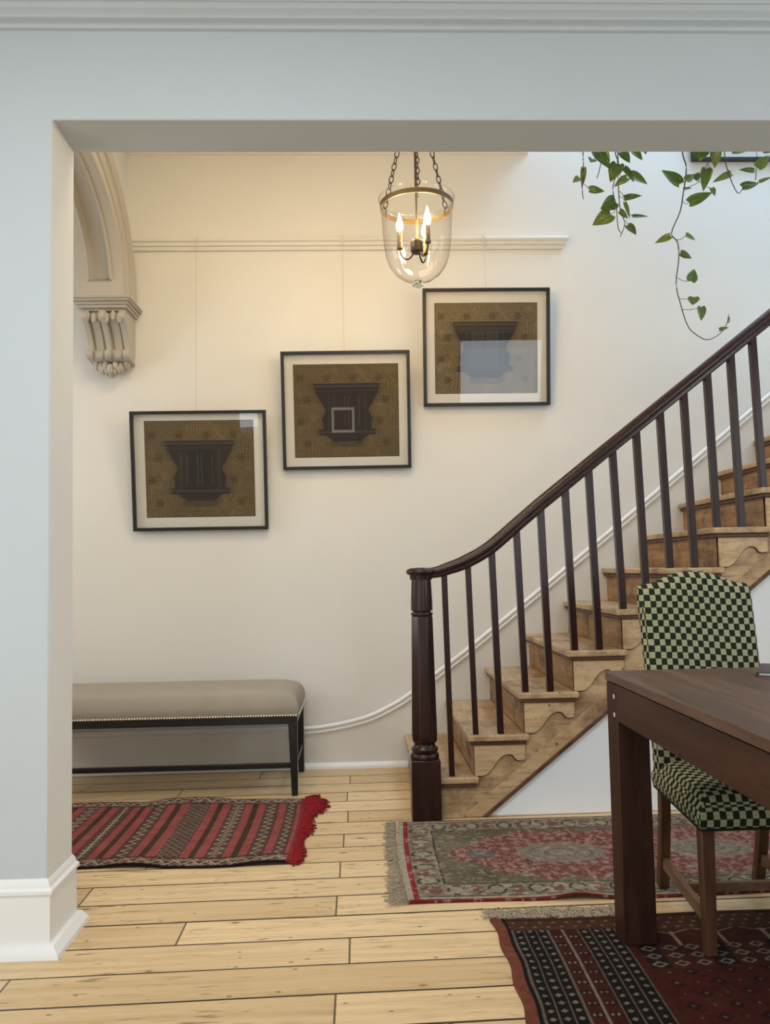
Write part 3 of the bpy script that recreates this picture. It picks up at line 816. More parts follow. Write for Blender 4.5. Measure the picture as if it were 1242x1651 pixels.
mb.add(vs, fs)
obj('metal_band', mb, M['brass'], ln, smooth=True, auto=30)
obj('stem_rod', MB().lathe([(.0035, 2.42), (.0035, 2.66), (.0055, 2.665), (.0055, 3.10)], (PX-.001, PY, 0), 10), M['metal'], ln, smooth=True, auto=40)
obj('hub', MB().lathe([(.004, 2.372), (.020, 2.376), (.026, 2.384), (.026, 2.424), (.022, 2.430), (.006, 2.436), (.004, 2.45)], (PX-.002, PY, 0), 20), M['metal'], ln, smooth=True, auto=30)
for ang in (176, -58, 58):
    a = math.radians(ang); c, s = math.cos(a), math.sin(a); rad = .072
    arm = [(.016, 2.382), (.024, 2.366), (.036, 2.354), (.050, 2.353), (.063, 2.364), (.071, 2.382), (.072, 2.402)]
    arm = smooth_path(arm, 4)
    am = obj('arm', MB().tube([(PX+r*c, PY+r*s, z) for r, z in arm], .0036, 8), M['metal'], ln, smooth=True, auto=180)
    cx, cy = PX+rad*c, PY+rad*s
    obj('candle_sleeve', MB().lathe([(.0125, 2.396), (.013, 2.402), (.0105, 2.412), (.0095, 2.468), (.007, 2.472)], (cx, cy, 0), 16), M['sleeve'], am, smooth=True, auto=40)
    obj('bulb', MB().lathe([(.006, 2.470), (.011, 2.478), (.0145, 2.490), (.0135, 2.502), (.009, 2.518), (.005, 2.532), (.0015, 2.545), (.0004, 2.549)], (cx, cy, 0), 16), M['bulb'], am, smooth=True, auto=180, label='lit flame-shaped bulb')
for ang in (-92, 28, 152):
    a = math.radians(ang); c, s = math.cos(a), math.sin(a)
    p0 = Vector((PX+.146*c, PY+.146*s, 2.600)); p1 = Vector((PX+.012*c, PY+.012*s, 3.085))
    L_ = (p1-p0).length; t = (p1-p0)/L_; mb = MB(); pit = .0270; nl = int(L_/pit)
    sd = t.cross(Vector((0, 1, 0))).normalized(); s2 = t.cross(sd).normalized()
    for k in range(nl):
        cen = p0+t*(k+.5)*pit; wv = sd if k % 2 == 0 else (s2*0.85+sd*0.5).normalized()
        loop = []
        for q in range(14):
            th = 2*math.pi*q/14
            loop.append(cen+t*.0170*math.cos(th)*(1 if abs(math.cos(th)) < .8 else .98)+wv*.0085*math.sin(th))
        nrm = t.cross(wv)
        mb.sweep([tuple(p) for p in loop], [(.0023*math.cos(2*math.pi*j/6), .0023*math.sin(2*math.pi*j/6)) for j in range(6)], upv=tuple(nrm), closed=True)
    obj('chain', mb, M['metal'], ln, smooth=True, auto=180)
    # hook over the rim down to the band
    hk = [(.146, 2.606), (.142, 2.596), (.140, 2.575), (.141, 2.552), (.145, 2.548)]
    obj('rim_hook', MB().tube([(PX+r*c, PY+r*s, z) for r, z in hk], .0022, 6), M['metal'], ln, smooth=True, auto=180)
obj('ceiling_rose', MB().lathe([(.055, 3.559), (.055, 3.545), (.03, 3.53), (.008, 3.52), (.008, 3.10), (.018, 3.095), (.018, 3.075), (.006, 3.07)], (PX, PY, 0), 24), M['metal'], ln, smooth=True, auto=30)

# ------------------------------------------------------------------ trailing pothos on the landing edge over the stairs
V = {
'A':([(1.059,2.977),(1.058,2.884),(1.049,2.788),(1.052,2.734)],
  [(1.058,2.88,1.051,2.792,0.027),(1.037,2.836,1.003,2.807,0.03),(1.088,2.788,1.163,2.788,0.034)]),
'B':([(1.156,2.977),(1.148,2.932),(1.132,2.868),(1.121,2.838)],
  [(1.128,2.973,1.176,2.88,0.071),(1.107,2.928,1.091,2.908,0.041),(1.294,2.973,1.34,2.927,0.045),(1.338,2.977,1.354,2.95,0.03)]),
'C':([(1.199,2.973),(1.216,2.884),(1.184,2.78),(1.197,2.692),(1.201,2.596),(1.215,2.571)],
  [(1.212,2.892,1.172,2.805,0.063),(1.194,2.72,1.123,2.679,0.063),(1.174,2.664,1.088,2.611,0.066),(1.226,2.94,1.263,2.89,0.045),(1.249,2.824,1.187,2.781,0.037)]),
'D':([(1.227,2.974),(1.222,2.884),(1.223,2.756),(1.228,2.684),(1.245,2.628),(1.221,2.566)],
  [(1.247,2.884,1.29,2.815,0.034),(1.284,2.868,1.359,2.816,0.049),(1.251,2.752,1.327,2.757,0.031),(1.217,2.679,1.262,2.652,0.03),(1.256,2.736,1.275,2.658,0.019),(1.29,2.671,1.364,2.67,0.021),(1.261,2.624,1.294,2.573,0.039)]),
'E':([(1.516,2.972),(1.532,2.892),(1.525,2.819),(1.515,2.771),(1.495,2.675),(1.451,2.575),(1.477,2.531),(1.479,2.452),(1.462,2.341),(1.478,2.246),(1.507,2.144),(1.544,2.104),(1.59,2.08),(1.637,2.096),(1.674,2.131),(1.7,2.182)],
  [(1.501,2.809,1.423,2.877,0.063),(1.524,2.815,1.567,2.85,0.037),(1.532,2.708,1.633,2.75,0.051),(1.445,2.562,1.38,2.536,0.031),(1.511,2.557,1.56,2.542,0.03),(1.484,2.476,1.538,2.455,0.033),(1.525,2.348,1.543,2.401,0.049),(1.532,2.271,1.53,2.237,0.048),(1.572,2.231,1.572,2.169,0.04),(1.65,2.125,1.686,2.131,0.018),(1.698,2.162,1.705,2.205,0.007)]),
'F':([(1.658,2.972),(1.64,2.908),(1.61,2.867),(1.592,2.819)],
  [(1.611,2.976,1.603,2.922,0.073),(1.686,2.976,1.666,2.882,0.046),(1.635,2.885,1.607,2.772,0.048),(1.582,2.863,1.592,2.831,0.041),(1.642,2.885,1.653,2.849,0.033),(1.65,2.788,1.665,2.753,0.03),(1.532,2.799,1.569,2.8,0.016)]),
'G':([(1.706,2.972),(1.717,2.867),(1.759,2.756),(1.793,2.794)],
  [(1.743,2.857,1.659,2.82,0.034),(1.79,2.79,1.871,2.812,0.042),(1.868,2.813,1.92,2.829,0.016),(1.745,2.954,1.844,2.97,0.04)]),
'H':([(1.871,2.976),(1.858,2.826)],
  [(1.847,2.868,1.775,2.87,0.024),(1.867,2.885,1.928,2.944,0.049),(1.897,2.96,1.932,2.948,0.033)]),
}
YV = 3.58
pt = empty('pothos_plant', (1.42, 3.36, 3.76), 'trailing pothos with variegated heart leaves hanging over the stairs', 'plant')
obj('pot', MB().lathe([(.10, 3.76), (.14, 3.96), (.15, 3.965), (.15, 3.99), (.135, 3.99), (.13, 3.97)], (1.42, 3.36, 0), 28), M['pot'], pt, smooth=True, auto=40)
obj('soil', MB().lathe([(.10, 3.95), (.129, 3.965), (.05, 3.972), (.001, 3.974)], (1.42, 3.36, 0), 20), M['soil'], pt)
rl = random.Random(11)
def leaf_mesh(name, base, tip, wid, yb, parent, seed):
    r = random.Random(seed)
    B = Vector((base[0], yb, base[1])); T = Vector((tip[0], yb+r.uniform(-.02, .02), tip[1]))
    L_ = (T-B).length; ax = (T-B)/L_
    nrm = Vector((r.uniform(-.25, .25), -1, r.uniform(-.1, .35))); nrm = (nrm-ax*nrm.dot(ax)).normalized()
    sd = ax.cross(nrm).normalized()
    nl, nw_ = 12, 6
    vs = []; uvs = []
    for i in range(nl+1):
        t = i/nl
        hwid = wid*.56*(math.sin(math.pi*min(1, (t*.93+.07))**.62)**.85)*(1-.12*t)
        if t >= 1: hwid = 0.0005
        for j in range(-nw_//2, nw_//2+1):
            s = j/(nw_/2)
            lobe = -.10*L_*abs(s)**1.5*(1-t)**3
            fold = .22*abs(s)*hwid-.10*L_*(t-.5)**2*1.2
            p = B+ax*(L_*t+lobe)+sd*(hwid*s)+nrm*(fold)
            vs.append(p); uvs.append((.5+.5*s, t))
    m = nw_+1
    fs = [(i*m+j, i*m+j+1, i*m+m+j+1, i*m+m+j) for i in range(nl) for j in range(nw_)]
    mb = MB(); mb.add(vs, fs)
    o = obj(name, mb, M['leaf'], parent, smooth=True, auto=180)
    uv = o.data.uv_layers.new(name='UVMap')
    for lp in o.data.loops: uv.data[lp.index].uv = uvs[lp.vertex_index]
    return o
sd_ = 0
for key, (path, leaves) in V.items():
    x0, z0 = path[0]; xs = 1.42+(x0-1.42)*.35; xm = 1.42+(x0-1.42)*.8
    dy = {'A': 0, 'B': .012, 'C': -.015, 'D': .02, 'E': 0, 'F': .018, 'G': -.012, 'H': .012}[key]
    P3 = [(xs, 3.40, 3.965), (1.42+(x0-1.42)*.6, 3.50, 3.985), (xm, 3.555+dy*.3, 3.90), (xm+(x0-xm)*.4, YV+dy, 3.60), (xm+(x0-xm)*.8, YV+dy, 3.25)]+[(x, YV+dy, z) for x, z in path]
    sp3 = smooth_path(P3, 4)
    vn = obj('vine', MB().tube(sp3, .0036, 6, scale=[1.0-.5*i/len(sp3) for i in range(len(sp3))]), M['stem'], pt, smooth=True, auto=180)
    for (bx_, bz, tx, tz, wd) in leaves:
        mb = MB()
        # petiole from the nearest vine point
        best = min(sp3, key=lambda p: (p[0]-bx_)**2+(p[2]-bz-.02)**2)
        mid = ((best[0]+bx_)/2, (best[1]+YV)/2-.006, min(best[2], bz)-.004+.25*abs(best[2]-bz))
        yl = YV+dy+rl.uniform(-.02, .02)
        mb.tube(smooth_path([best, mid, (bx_, yl, bz)], 5), 0.0017, 5)
        obj('petiole', mb, M['greenstem'], vn, smooth=True, auto=180)
        leaf_mesh('leaf', (bx_, bz), (tx, tz), wd, yl, vn, sd_); sd_ += 1

# ------------------------------------------------------------------ bench
BX0, BX1, BY0, BY1 = -1.78, -.303, 4.008, 4.500
bn = empty('bench', ((BX0+BX1)/2, (BY0+BY1)/2, 0), 'long taupe upholstered bench with black legs and nailhead trim against the hall wall', 'bench')
for sx in (0, 1):
    for sy in (0, 1):
        xo = BX1 if sx else BX0; dx = -1 if sx else 1
        yo = BY1 if sy else BY0; dyy = -1 if sy else 1
        w0, w1 = .029, .043
        b = [(xo+(-.003)*dx*0, yo), (xo+dx*w0, yo), (xo+dx*w0, yo+dyy*w0), (xo, yo+dyy*w0)]
        t = [(xo, yo), (xo+dx*w1, yo), (xo+dx*w1, yo+dyy*w1), (xo, yo+dyy*w1)]
        mb = MB().frustum([(p[0], p[1], 0) for p in b], [(p[0], p[1], .340) for p in t])
        obj('leg', mb, M['black'], bn, bevel=.003)
mb = MB()
mb.box(BX0, BX1, BY0, BY0+.028, .340, .376).box(BX0, BX1, BY1-.028, BY1, .340, .376)
mb.box(BX0, BX0+.028, BY0+.028, BY1-.028, .340, .376).box(BX1-.028, BX1, BY0+.028, BY1-.028, .340, .376)
obj('seat_frame', mb, M['black'], bn, bevel=.002)
obj('stretcher', MB().box(BX0+.034, BX1-.034, BY0+.007, BY0+.027, .130, .154), M['black'], bn, bevel=.002)
for xo in (BX0+.006, BX1-.026): obj('stretcher', MB().box(xo, xo+.02, BY0+.034, BY1-.034, .130, .154), M['black'], bn, bevel=.002)
# cushion: rounded slab with a crowned top
nx, ny, nz = 60, 20, 10
mb = MB(); vs = []; idx = {}
def csh(u, v):       # top height at normalised u,v in [-1,1]
    e = (1-abs(u)**14)**.5*(1-abs(v)**6)**.5
    return .376+.066+.062*max(0, e)**.8
g = np.zeros((nx+1, ny+1), int)
for i in range(nx+1):
    for j in range(ny+1):
        u = -1+2*i/nx; v = -1+2*j/ny
        u = math.copysign(1-(1-abs(u))**1.6, u); v = math.copysign(1-(1-abs(v))**1.4, v)
        bul = .006
        xx = (BX0+BX1)/2+u*((BX1-BX0)/2+bul*0); yy = (BY0+BY1)/2+v*((BY1-BY0)/2)
        g[i, j] = len(vs); vs.append((xx, yy, csh(u, v)))
fs = [(g[i, j], g[i+1, j], g[i+1, j+1], g[i, j+1]) for i in range(nx) for j in range(ny)]
bd = [g[i, 0] for i in range(nx+1)]+[g[nx, j] for j in range(1, ny+1)]+[g[i, ny] for i in range(nx-1, -1, -1)]+[g[0, j] for j in range(ny-1, 0, -1)]
prev = bd
for z_, out in ((.425, .006), (.405, .008), (.388, .005), (.3765, .001)):
    cur = []
    for q in bd:
        x, y, z = vs[q]
        ox = out*(1 if x > BX1-.002 else (-1 if x < BX0+.002 else 0)); oy = out*(1 if y > BY1-.002 else (-1 if y < BY0+.002 else 0))
        cur.append(len(vs)); vs.append((x+ox, y+oy, z_))
    n = len(bd)
    fs += [(prev[k], prev[(k+1) % n], cur[(k+1) % n], cur[k]) for k in range(n)]
    prev = cur
fs.append(tuple(prev))
mb.add(vs, fs)
obj('cushion', mb, M['fabric'], bn, smooth=True, auto=60)
# nailheads: front edge in view and the right end
nm = None
def nail(x, y, z, axis):
    global nm
    if nm is None:
        nm = obj('nailhead', MB().ball((0, 0, 0), .0062, .0062, .0062, 8, 6), M['nail'], None, smooth=True, auto=180); o = nm
        nm.location = (0, 0, 0)
        nm.data.transform(Matrix.Translation((0, 0, -.0062)))
    else:
        o = nm.copy(); COL.objects.link(o)
    o.parent = bn; o.location = Vector((x, y, z))-ORG[bn.name]
for k in range(88): nail(BX1-.004-k*.0128, BY0-.0065, .3815, 'y')
for k in range(11): nail(BX1+.0065, BY0+.02+k*.0455, .3815, 'x')

# ------------------------------------------------------------------ rugs
def rug(name, fpos, fcol, nx, ny, mat, label, th=.008):
    P, f, C_ = grid_mesh(nx, ny, fpos, fcol)
    n = len(P)
    B = P.copy(); B[:, 2] = np.maximum(0.0006, P[:, 2]-th)
    idx = np.arange((nx+1)*(ny+1)).reshape(ny+1, nx+1)
    bd = np.concatenate([idx[0, :], idx[1:, -1], idx[-1, -2::-1], idx[-2:0:-1, 0]])
    nb = len(bd)
    sk = np.arange(n, n+nb)
    P2 = np.concatenate([P, B[bd]])
    k = np.arange(nb); k2 = (k+1) % nb
    f2 = np.stack([bd[k2], bd[k], sk[k], sk[k2]], -1)
    C2 = np.concatenate([C_, C_[bd]*.7])
    o = pattern_obj(name, P2, np.concatenate([f, f2]), C2, mat)
    return props(o, label, 'rug')
def fringe(name, pts_dirs, mat, parent, r=.0016, curl=.012, seed=1, label=None):
    rn = random.Random(seed); mb = MB()
    for (x, y, z, dx, dy, L_) in pts_dirs:
        ang = rn.uniform(-.5, .5); c, s = math.cos(ang), math.sin(ang)
        ex, ey = dx*c-dy*s, dx*s+dy*c
        p = [(x, y, z)]
        for q in (0.35, .7, 1.0):
            p.append((x+ex*L_*q+rn.uniform(-curl, curl)*q, y+ey*L_*q+rn.uniform(-curl, curl)*q, max(.0022, z*(1-q)+rn.uniform(.002, .007))))
        mb.tube(p, r, 5)
    o = obj(name, mb, mat, parent, smooth=True, auto=180)
    o['kind'] = 'stuff'
    if label: o['label'] = label
    return o

# kilim: bands of red and brown across, running under the bench end towards the left
K_R, K_L = -.262, -1.75
def kil_pos(u, v):
    x = K_L+(K_R-K_L)*u; y = 3.100+(3.952-3.100)*v
    x = x+(.024*(v-.0))*(u)*0+ .012*np.sin(v*3.0)*u
    wav = .012*np.sin(x*7.5+1.3)*np.exp(-(1-v)*5)+.007*np.sin(x*13)*np.exp(-v*8)
    y = y+.010*np.sin(x*9.0+.5)*(v-.5)*2+.008*np.sin(x*4)
    z = .009+np.maximum(0, wav)*1.4
    return np.stack([x, y, z], -1)
bands = [('r', .040), ('z', .045), ('r', .036), ('z', .058), ('r', .034), ('t', .022), ('r', .036), ('d', .064), ('r', .040), ('t', .020), ('r', .040), ('w', .086), ('r', .044), ('t', .020), ('r', .040), ('z', .060), ('r', .040), ('t', .020), ('r', .036), ('s', .060), ('r', .040), ('t', .020), ('r', .036), ('d', .060), ('r', .040), ('t', .020), ('r', .040), ('w', .080)]
BR, RD, IV, DK = (.088, .050, .040), (.25, .066, .058), (.42, .33, .24), (.030, .015, .013)
def kil_col(u, v):
    s = (1-u)*(K_R-K_L); y = v*.852; n = len(u)
    tot = sum(b for _, b in bands); C_ = np.tile(np.array(BR), (n, 1)); acc = 0
    sm = np.mod(s, tot)
    for ty, bw in bands:
        mk = (sm >= acc) & (sm < acc+bw); t = (sm-acc)/bw
        if ty == 'r':
            C_ = lerp(C_, mk*1.0, RD); C_ = lerp(C_, mk*(np.minimum(t, 1-t) < .05)*.8, DK)
        elif ty == 't': C_ = lerp(C_, mk*1.0, (.060, .034, .020))
        elif ty == 'z':
            ph = y/.055; tri = np.abs(ph-np.floor(ph)-.5)*2
            C_ = lerp(C_, mk*(np.abs(t-.2-.6*tri) < .09)*.75, IV); C_ = lerp(C_, mk*(np.abs(t-.2-.6*tri-.17) < .07)*.7, DK)
        elif ty == 'd':
            ph = y/.052; q = np.abs(ph-np.floor(ph)-.5)+np.abs(t-.5)
            C_ = lerp(C_, mk*(np.abs(q-.38) < .07)*.75, IV); C_ = lerp(C_, mk*(q < .13)*.6, IV)
        elif ty == 'w':
            ph = y/.040; q = np.abs(ph-np.floor(ph)-.5)+np.abs(np.mod(t*2.5, 1)-.5)
            C_ = lerp(C_, mk*(np.abs(q-.5) < .08)*.5, (.30, .24, .17)); C_ = lerp(C_, mk*(q < .2)*.7, DK)
        elif ty == 's':
            ph = y/.034; q = np.hypot(ph-np.floor(ph)-.5, (t-.5)*1.6)
            an = np.arctan2((t-.5), ph-np.floor(ph)-.5)
            C_ = lerp(C_, mk*(q < .26+.2*np.cos(4*an))*.75, IV)
        acc += bw
    e = np.minimum(y, .852-y)
    bd = e < .082
    C_ = lerp(C_, bd*1.0, (.085, .040, .030))
    ph = s/.062; tri = np.abs(ph-np.floor(ph)-.5)*2
    C_ = lerp(C_, bd*(np.abs(e-.018-.040*tri) < .0055)*.8, IV)
    C_ = lerp(C_, bd*(np.abs(e-.030-.040*tri) < .0045)*.7, DK)
    ph3 = s/.031+.25; tri3 = np.abs(ph3-np.floor(ph3)-.5)*2
    C_ = lerp(C_, bd*(np.abs(e-.008-.022*tri3) < .0035)*.6, IV)
    C_ = lerp(C_, bd*(fbm(s*70, y*70, 12, 2) > .60)*.35, IV)
    ph2 = s/.031; q = np.abs(ph2-np.floor(ph2)-.5)+np.abs((e-.06)/.03)
    C_ = lerp(C_, bd*(np.abs(q-.4) < .10)*.5, IV)
    C_ = lerp(C_, (e < .007)*1.0, (.016, .010, .012))
    C_ = lerp(C_, (np.abs(e-.084) < .004)*1.0, DK)
    C_ = lerp(C_, (s < .022)*1.0, (.20, .026, .026))
    return C_*(.72+.5*fbm(u*40, v*30, 3))[:, None]
kl = rug('kilim_rug', kil_pos, kil_col, 460, 230, M['rug'], 'red and brown striped flatweave kilim with a red fringe lying in front of the bench')
fr_ = []
for k in range(260):
    t = k/259
    y = 3.095+.86*t
    L_ = (.030+.030*t+(.045 if t > .55 else 0)*math.sin((t-.55)/.45*math.pi*.5)+.018*math.sin(t*17))*random.uniform(.7, 1.1)
    x = K_R+.012*math.sin(t*3.0)
    fr_.append((x-.004, y+random.uniform(-.004, .004), .009, 1.0, random.uniform(-.3, .2)+(-.3 if t < .3 else 0.1), L_))
fringe('fringe', fr_, M['red_fringe'], kl, .0030, .010, 2, 'red wool fringe')

# worn runner before the stairs
RX0, RX1, RY0, RY1 = .150, 2.10, 2.700, 3.540
def run_pos(u, v):
    x = RX0+(RX1-RX0)*u; y = RY0+(RY1-RY0)*v
    y = y+.008*np.sin(x*5.2)*(1-v)-.012*np.exp(-((x-.72)/.10)**2)*(1-v)*0
    z = .008+.016*np.exp(-((x-.70)/.075)**2)*np.exp(-v*26)+.002*np.sin(x*11)*np.exp(-v*6)**1
    x = x+(.008*(v-.5)-.02*(1-v)*0)*(1-u)-.012*np.sin(v*3.1)*(1-u)
    return np.stack([x, y, np.maximum(z, .007)], -1)
def run_col(u, v):
    x = u*(RX1-RX0); y = v*(RY1-RY0); n = len(u); W_ = RY1-RY0; L_ = RX1-RX0
    e = np.minimum(np.minimum(y, W_-y), np.minimum(x, L_-x))
    ex = np.minimum(x, L_-x); ey = np.minimum(y, W_-y)
    along = np.where(ex < ey, y, x)
    GR = (.155, .125, .085); CR = (.34, .28, .20); RE = (.175, .066, .056); DKK = (.032, .027, .030); OL = (.085, .072, .040)
    C_ = np.tile(np.array(GR), (n, 1))
    nz = fbm(x*24, y*24, 1); nz2 = fbm(x*60, y*60, 8, 3)
    # field
    C_ = lerp(C_, (fbm(x*5, y*5, 4)-.35)*2.2, OL)
    cy = y-W_/2
    hw = np.clip((x-.19)/.26, 0, 1)**.7*.245
    field = (np.abs(cy) < hw+.02*np.sin(x*40)) & (e > .15) & (x > .17)
    C_ = lerp(C_, field*1.0, RE)
    vine = np.abs(np.sin(x*62+5*nz))*np.abs(np.sin(y*58+5*nz2))
    C_ = lerp(C_, field*(vine > .60)*.55, (.36, .22, .16)); C_ = lerp(C_, field*(vine < .06)*.6, (.075, .03, .03))
    for mx, ax_, ay in ((.60, .165, .105), (1.16, .165, .105), (.30, .055, .05), (.88, .07, .06), (1.46, .07, .06)):
        q = np.hypot((x-mx)/ax_, cy/ay)
        C_ = lerp(C_, (q < 1+.05*np.sin(14*np.arctan2(cy, x-mx)))*.95, (.20, .165, .125) if ax_ > .1 else (.11, .10, .085))
        C_ = lerp(C_, (q < 1)*(np.abs(np.sin(q*9)) < .3)*.55, (.10, .07, .055))
        C_ = lerp(C_, (q < .25)*.6, (.26, .17, .13))
    # borders
    bd = (e > .035) & (e < .135)
    C_ = lerp(C_, bd*1.0, (.20, .165, .115)); 
    ph = along/.135; t = ph-np.floor(ph); bb = (e-.085)/.05
    q1 = np.hypot((t-.25)/.20, bb/.72); q2 = np.hypot((t-.75)/.15, bb/.75)
    C_ = lerp(C_, bd*(np.abs(q1-1) < .16)*.85, DKK); C_ = lerp(C_, bd*(q1 < .8)*.8, (.27, .235, .15))
    C_ = lerp(C_, bd*(q2 < 1)*.75, (.17, .055, .05)); C_ = lerp(C_, bd*(np.abs(np.sin(q2*9+4*nz2)) < .28)*(q2 < 1.3)*.8, DKK)
    C_ = lerp(C_, bd*(nz2 > .60)*.6, CR)
    C_ = lerp(C_, (np.abs(e-.035) < .004)*.9, DKK); C_ = lerp(C_, (np.abs(e-.137) < .004)*.8, DKK)
    C_ = lerp(C_, ((e > .012) & (e < .031))*.8, CR)
    C_ = lerp(C_, ((x > .022) & (x < .038))*.95, (.22, .022, .024))
    C_ = lerp(C_, (x <= .022)*1.0, (.33, .28, .21))
    C_ = lerp(C_, (y < .012)*1.0, (.17, .022, .020)); C_ = lerp(C_, (W_-y < .008)*1.0, (.13, .05, .04))
    C_ = lerp(C_, (nz2 > .66)*.4, (.36, .31, .24))
    return C_*(.62+.72*fbm(x*90, y*90, 5, 3))[:, None]
rn_ = rug('runner_rug', run_pos, run_col, 520, 230, M['rug'], 'worn red and grey patterned runner rug at the foot of the stairs')
fr_ = []
for k in range(300):
    t = k/299; y = RY0+(RY1-RY0)*t
    fr_.append((RX0-.006-.012*math.sin(t*3.1), y, .007, -1, random.uniform(-.35, .1), random.uniform(.028, .048)+.025*max(0, 1-t*3)))
fringe('fringe', fr_, M['grey_fringe'], rn_, .0014, .012, 4, 'greyed cotton fringe')

# dark red rug under the table
TX0, TX1, TY0, TY1 = .386, 2.05, 1.15, 2.560
def bok_pos(u, v):
    x = TX0+(TX1-TX0)*u; y = TY0+(TY1-TY0)*v
    x = x+.006*np.sin(y*6)*(1-u)+.004*np.sin(y*31)*np.exp(-u*30)
    y = y+.006*np.sin(x*7)*v
    return np.stack([x, y, .008+0*x], -1)
def bok_col(u, v):
    x = u*(TX1-TX0); dt = (1-v)*(TY1-TY0); n = len(u)
    FR = (.062, .015, .010); NV = (.013, .010, .011); WH = (.25, .20, .15); BRW = (.075, .034, .019)
    C_ = np.tile(np.array(FR), (n, 1))
    # field: rows of small dark hooks
    px_, py_ = x/.055, dt/.055
    q = np.abs(px_-np.floor(px_)-.5)+np.abs(py_-np.floor(py_)-.5)
    C_ = lerp(C_, ((np.abs(q-.30) < .09) & (np.mod(np.floor(px_)+np.floor(py_), 2) == 0))*.85, NV)
    C_ = lerp(C_, ((q < .08))*.5, WH)
    # top border
    tb = dt < .34
    C_ = lerp(C_, tb*1.0, (.058, .017, .011)); C_ = lerp(C_, (dt < .115)*1.0, BRW)
    def dots(a, b, pa, pb, ra, sh=.5):
        i = np.floor(b/pb); aa = a/pa+sh*np.mod(i, 2); da = (aa-np.floor(aa)-.5)*pa; db = (b/pb-i-.5)*pb
        return np.maximum(np.abs(da), np.abs(db)*1.3) < ra
    C_ = lerp(C_, ((dt > .022) & (dt < .108) & dots(x, dt-.022, .040, .028, .0048))*.85, WH)
    C_ = lerp(C_, (np.abs(dt-.016) < .004)*.8, NV)
    # little branching trees
    tx = np.mod(x-.165, .135)-.0675; ty = dt-.125
    C_ = lerp(C_, ((x > .10) & (np.abs(tx) < .006) & (ty > 0) & (ty < .085))*.9, WH)
    C_ = lerp(C_, ((x > .10) & (np.abs(np.abs(tx)-.0-(.012-ty)*2.5) < .006) & (ty > -.01) & (ty < .014))*.9, WH)
    # lozenge rows
    lz = (dt > .20) & (dt < .335)
    lx, ly = np.mod(x, .062)/.062-.5, np.mod(dt-.20, .045)/.045-.5
    q = np.abs(lx)+np.abs(ly)
    C_ = lerp(C_, (lz & (np.mod(np.floor(x/.062), 3) == 0))*.85, NV)
    C_ = lerp(C_, (lz & (np.abs(q-.30) < .085) & (x > .36))*.75, WH); C_ = lerp(C_, (lz & (q < .12))*.6, NV)
    # left border, running towards the viewer
    lb = (x < .375) & (dt > .085) & (x < dt+.29)
    def band(a, b): return lb & (x > a) & (x < b)
    C_ = lerp(C_, band(.045, .375)*1.0, (.058, .016, .011))
    C_ = lerp(C_, band(.045, .150)*1.0, NV); C_ = lerp(C_, band(.238, .348)*1.0, NV)
    for c0 in (.045, .080, .115, .150, .238, .274, .311, .348):
        C_ = lerp(C_, (lb & (np.abs(x-c0) < .0026))*.55, WH)
    for c0 in (.0625, .0975, .1325, .256, .2925, .3295):
        ph = dt/.036+c0*30; dd = (ph-np.floor(ph)-.5)*.036
        C_ = lerp(C_, (lb & (np.abs(x-c0)/.0085+np.abs(dd)/.0085 < 1))*.85, WH)
    C_ = lerp(C_, (lb & (np.abs(x-.194) < .0036))*.9, WH)
    for c0 in (.172, .216):
        ph = dt/.052; dd = (ph-np.floor(ph)-.5)*.052
        C_ = lerp(C_, (lb & (np.abs(x-c0) < .017) & (np.abs(dd) < .009))*.85, NV)
        C_ = lerp(C_, (lb & (np.abs(np.abs(x-c0)-.0075) < .0036) & (np.abs(dd) < .0042))*.85, WH)
    C_ = lerp(C_, (x < .032)*1.0, (.19, .062, .038))
    C_ = lerp(C_, (np.abs(x-.036) < .004)*1.0, NV)
    return C_*(.55+.5*fbm(x*70, dt*70, 6, 3))[:, None]
bk = rug('dining_rug', bok_pos, bok_col, 460, 390, M['rug'], 'dark red geometric wool rug under the dining table')
fr_ = []
for k in range(520):
    x = TX0+.44*random.random()**1.05
    y0 = TY1+.006*math.sin(x*7)-.004
    fr_.append((x, y0+random.uniform(0, .06), .0075, random.uniform(-.9, .5), random.uniform(.1, 1.0), random.uniform(.02, .045)))
fringe('fringe', fr_, M['ivory_fringe'], bk, .0013, .018, 5, 'tangled ivory fringe')
fr_ = [(TX0+.003+.006*math.sin(y*6), y, .0075, -1, random.uniform(-.6, .6), random.uniform(.004, .012)) for y in np.linspace(1.3, 2.55, 260)]

# ------------------------------------------------------------------ dining table
TZ = .762; TXL = .735; TXR = 1.70; TYF = 2.445; TYN = .72; RZ = .0085
tb = empty('dining_table', ((TXL+TXR)/2, (TYF+TYN)/2, RZ), 'dark brown wooden dining table with square legs standing on the dark red rug', 'table')
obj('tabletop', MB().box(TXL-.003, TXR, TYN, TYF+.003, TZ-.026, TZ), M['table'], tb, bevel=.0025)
LW = .092
for lx in (TXL, TXR-LW):
    for ly in (TYF-LW, TYN):
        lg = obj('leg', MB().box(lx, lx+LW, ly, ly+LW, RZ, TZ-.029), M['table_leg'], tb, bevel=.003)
        if lx == TXL and ly > 2:
            for z in (.697, .645):
                obj('peg', MB().box(TXL-.0012, TXL+.004, 2.371, 2.380, z-.006, z+.006), M['peg'], lg, label='small pale square peg')
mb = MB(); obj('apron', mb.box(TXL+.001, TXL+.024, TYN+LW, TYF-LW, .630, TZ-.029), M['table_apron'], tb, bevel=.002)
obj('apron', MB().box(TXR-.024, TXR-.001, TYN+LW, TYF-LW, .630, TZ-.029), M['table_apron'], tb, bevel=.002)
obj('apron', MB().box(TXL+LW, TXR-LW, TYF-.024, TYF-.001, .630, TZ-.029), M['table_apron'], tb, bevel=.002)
obj('apron', MB().box(TXL+LW, TXR-LW, TYN+.001, TYN+.024, .630, TZ-.029), M['table_apron'], tb, bevel=.002)
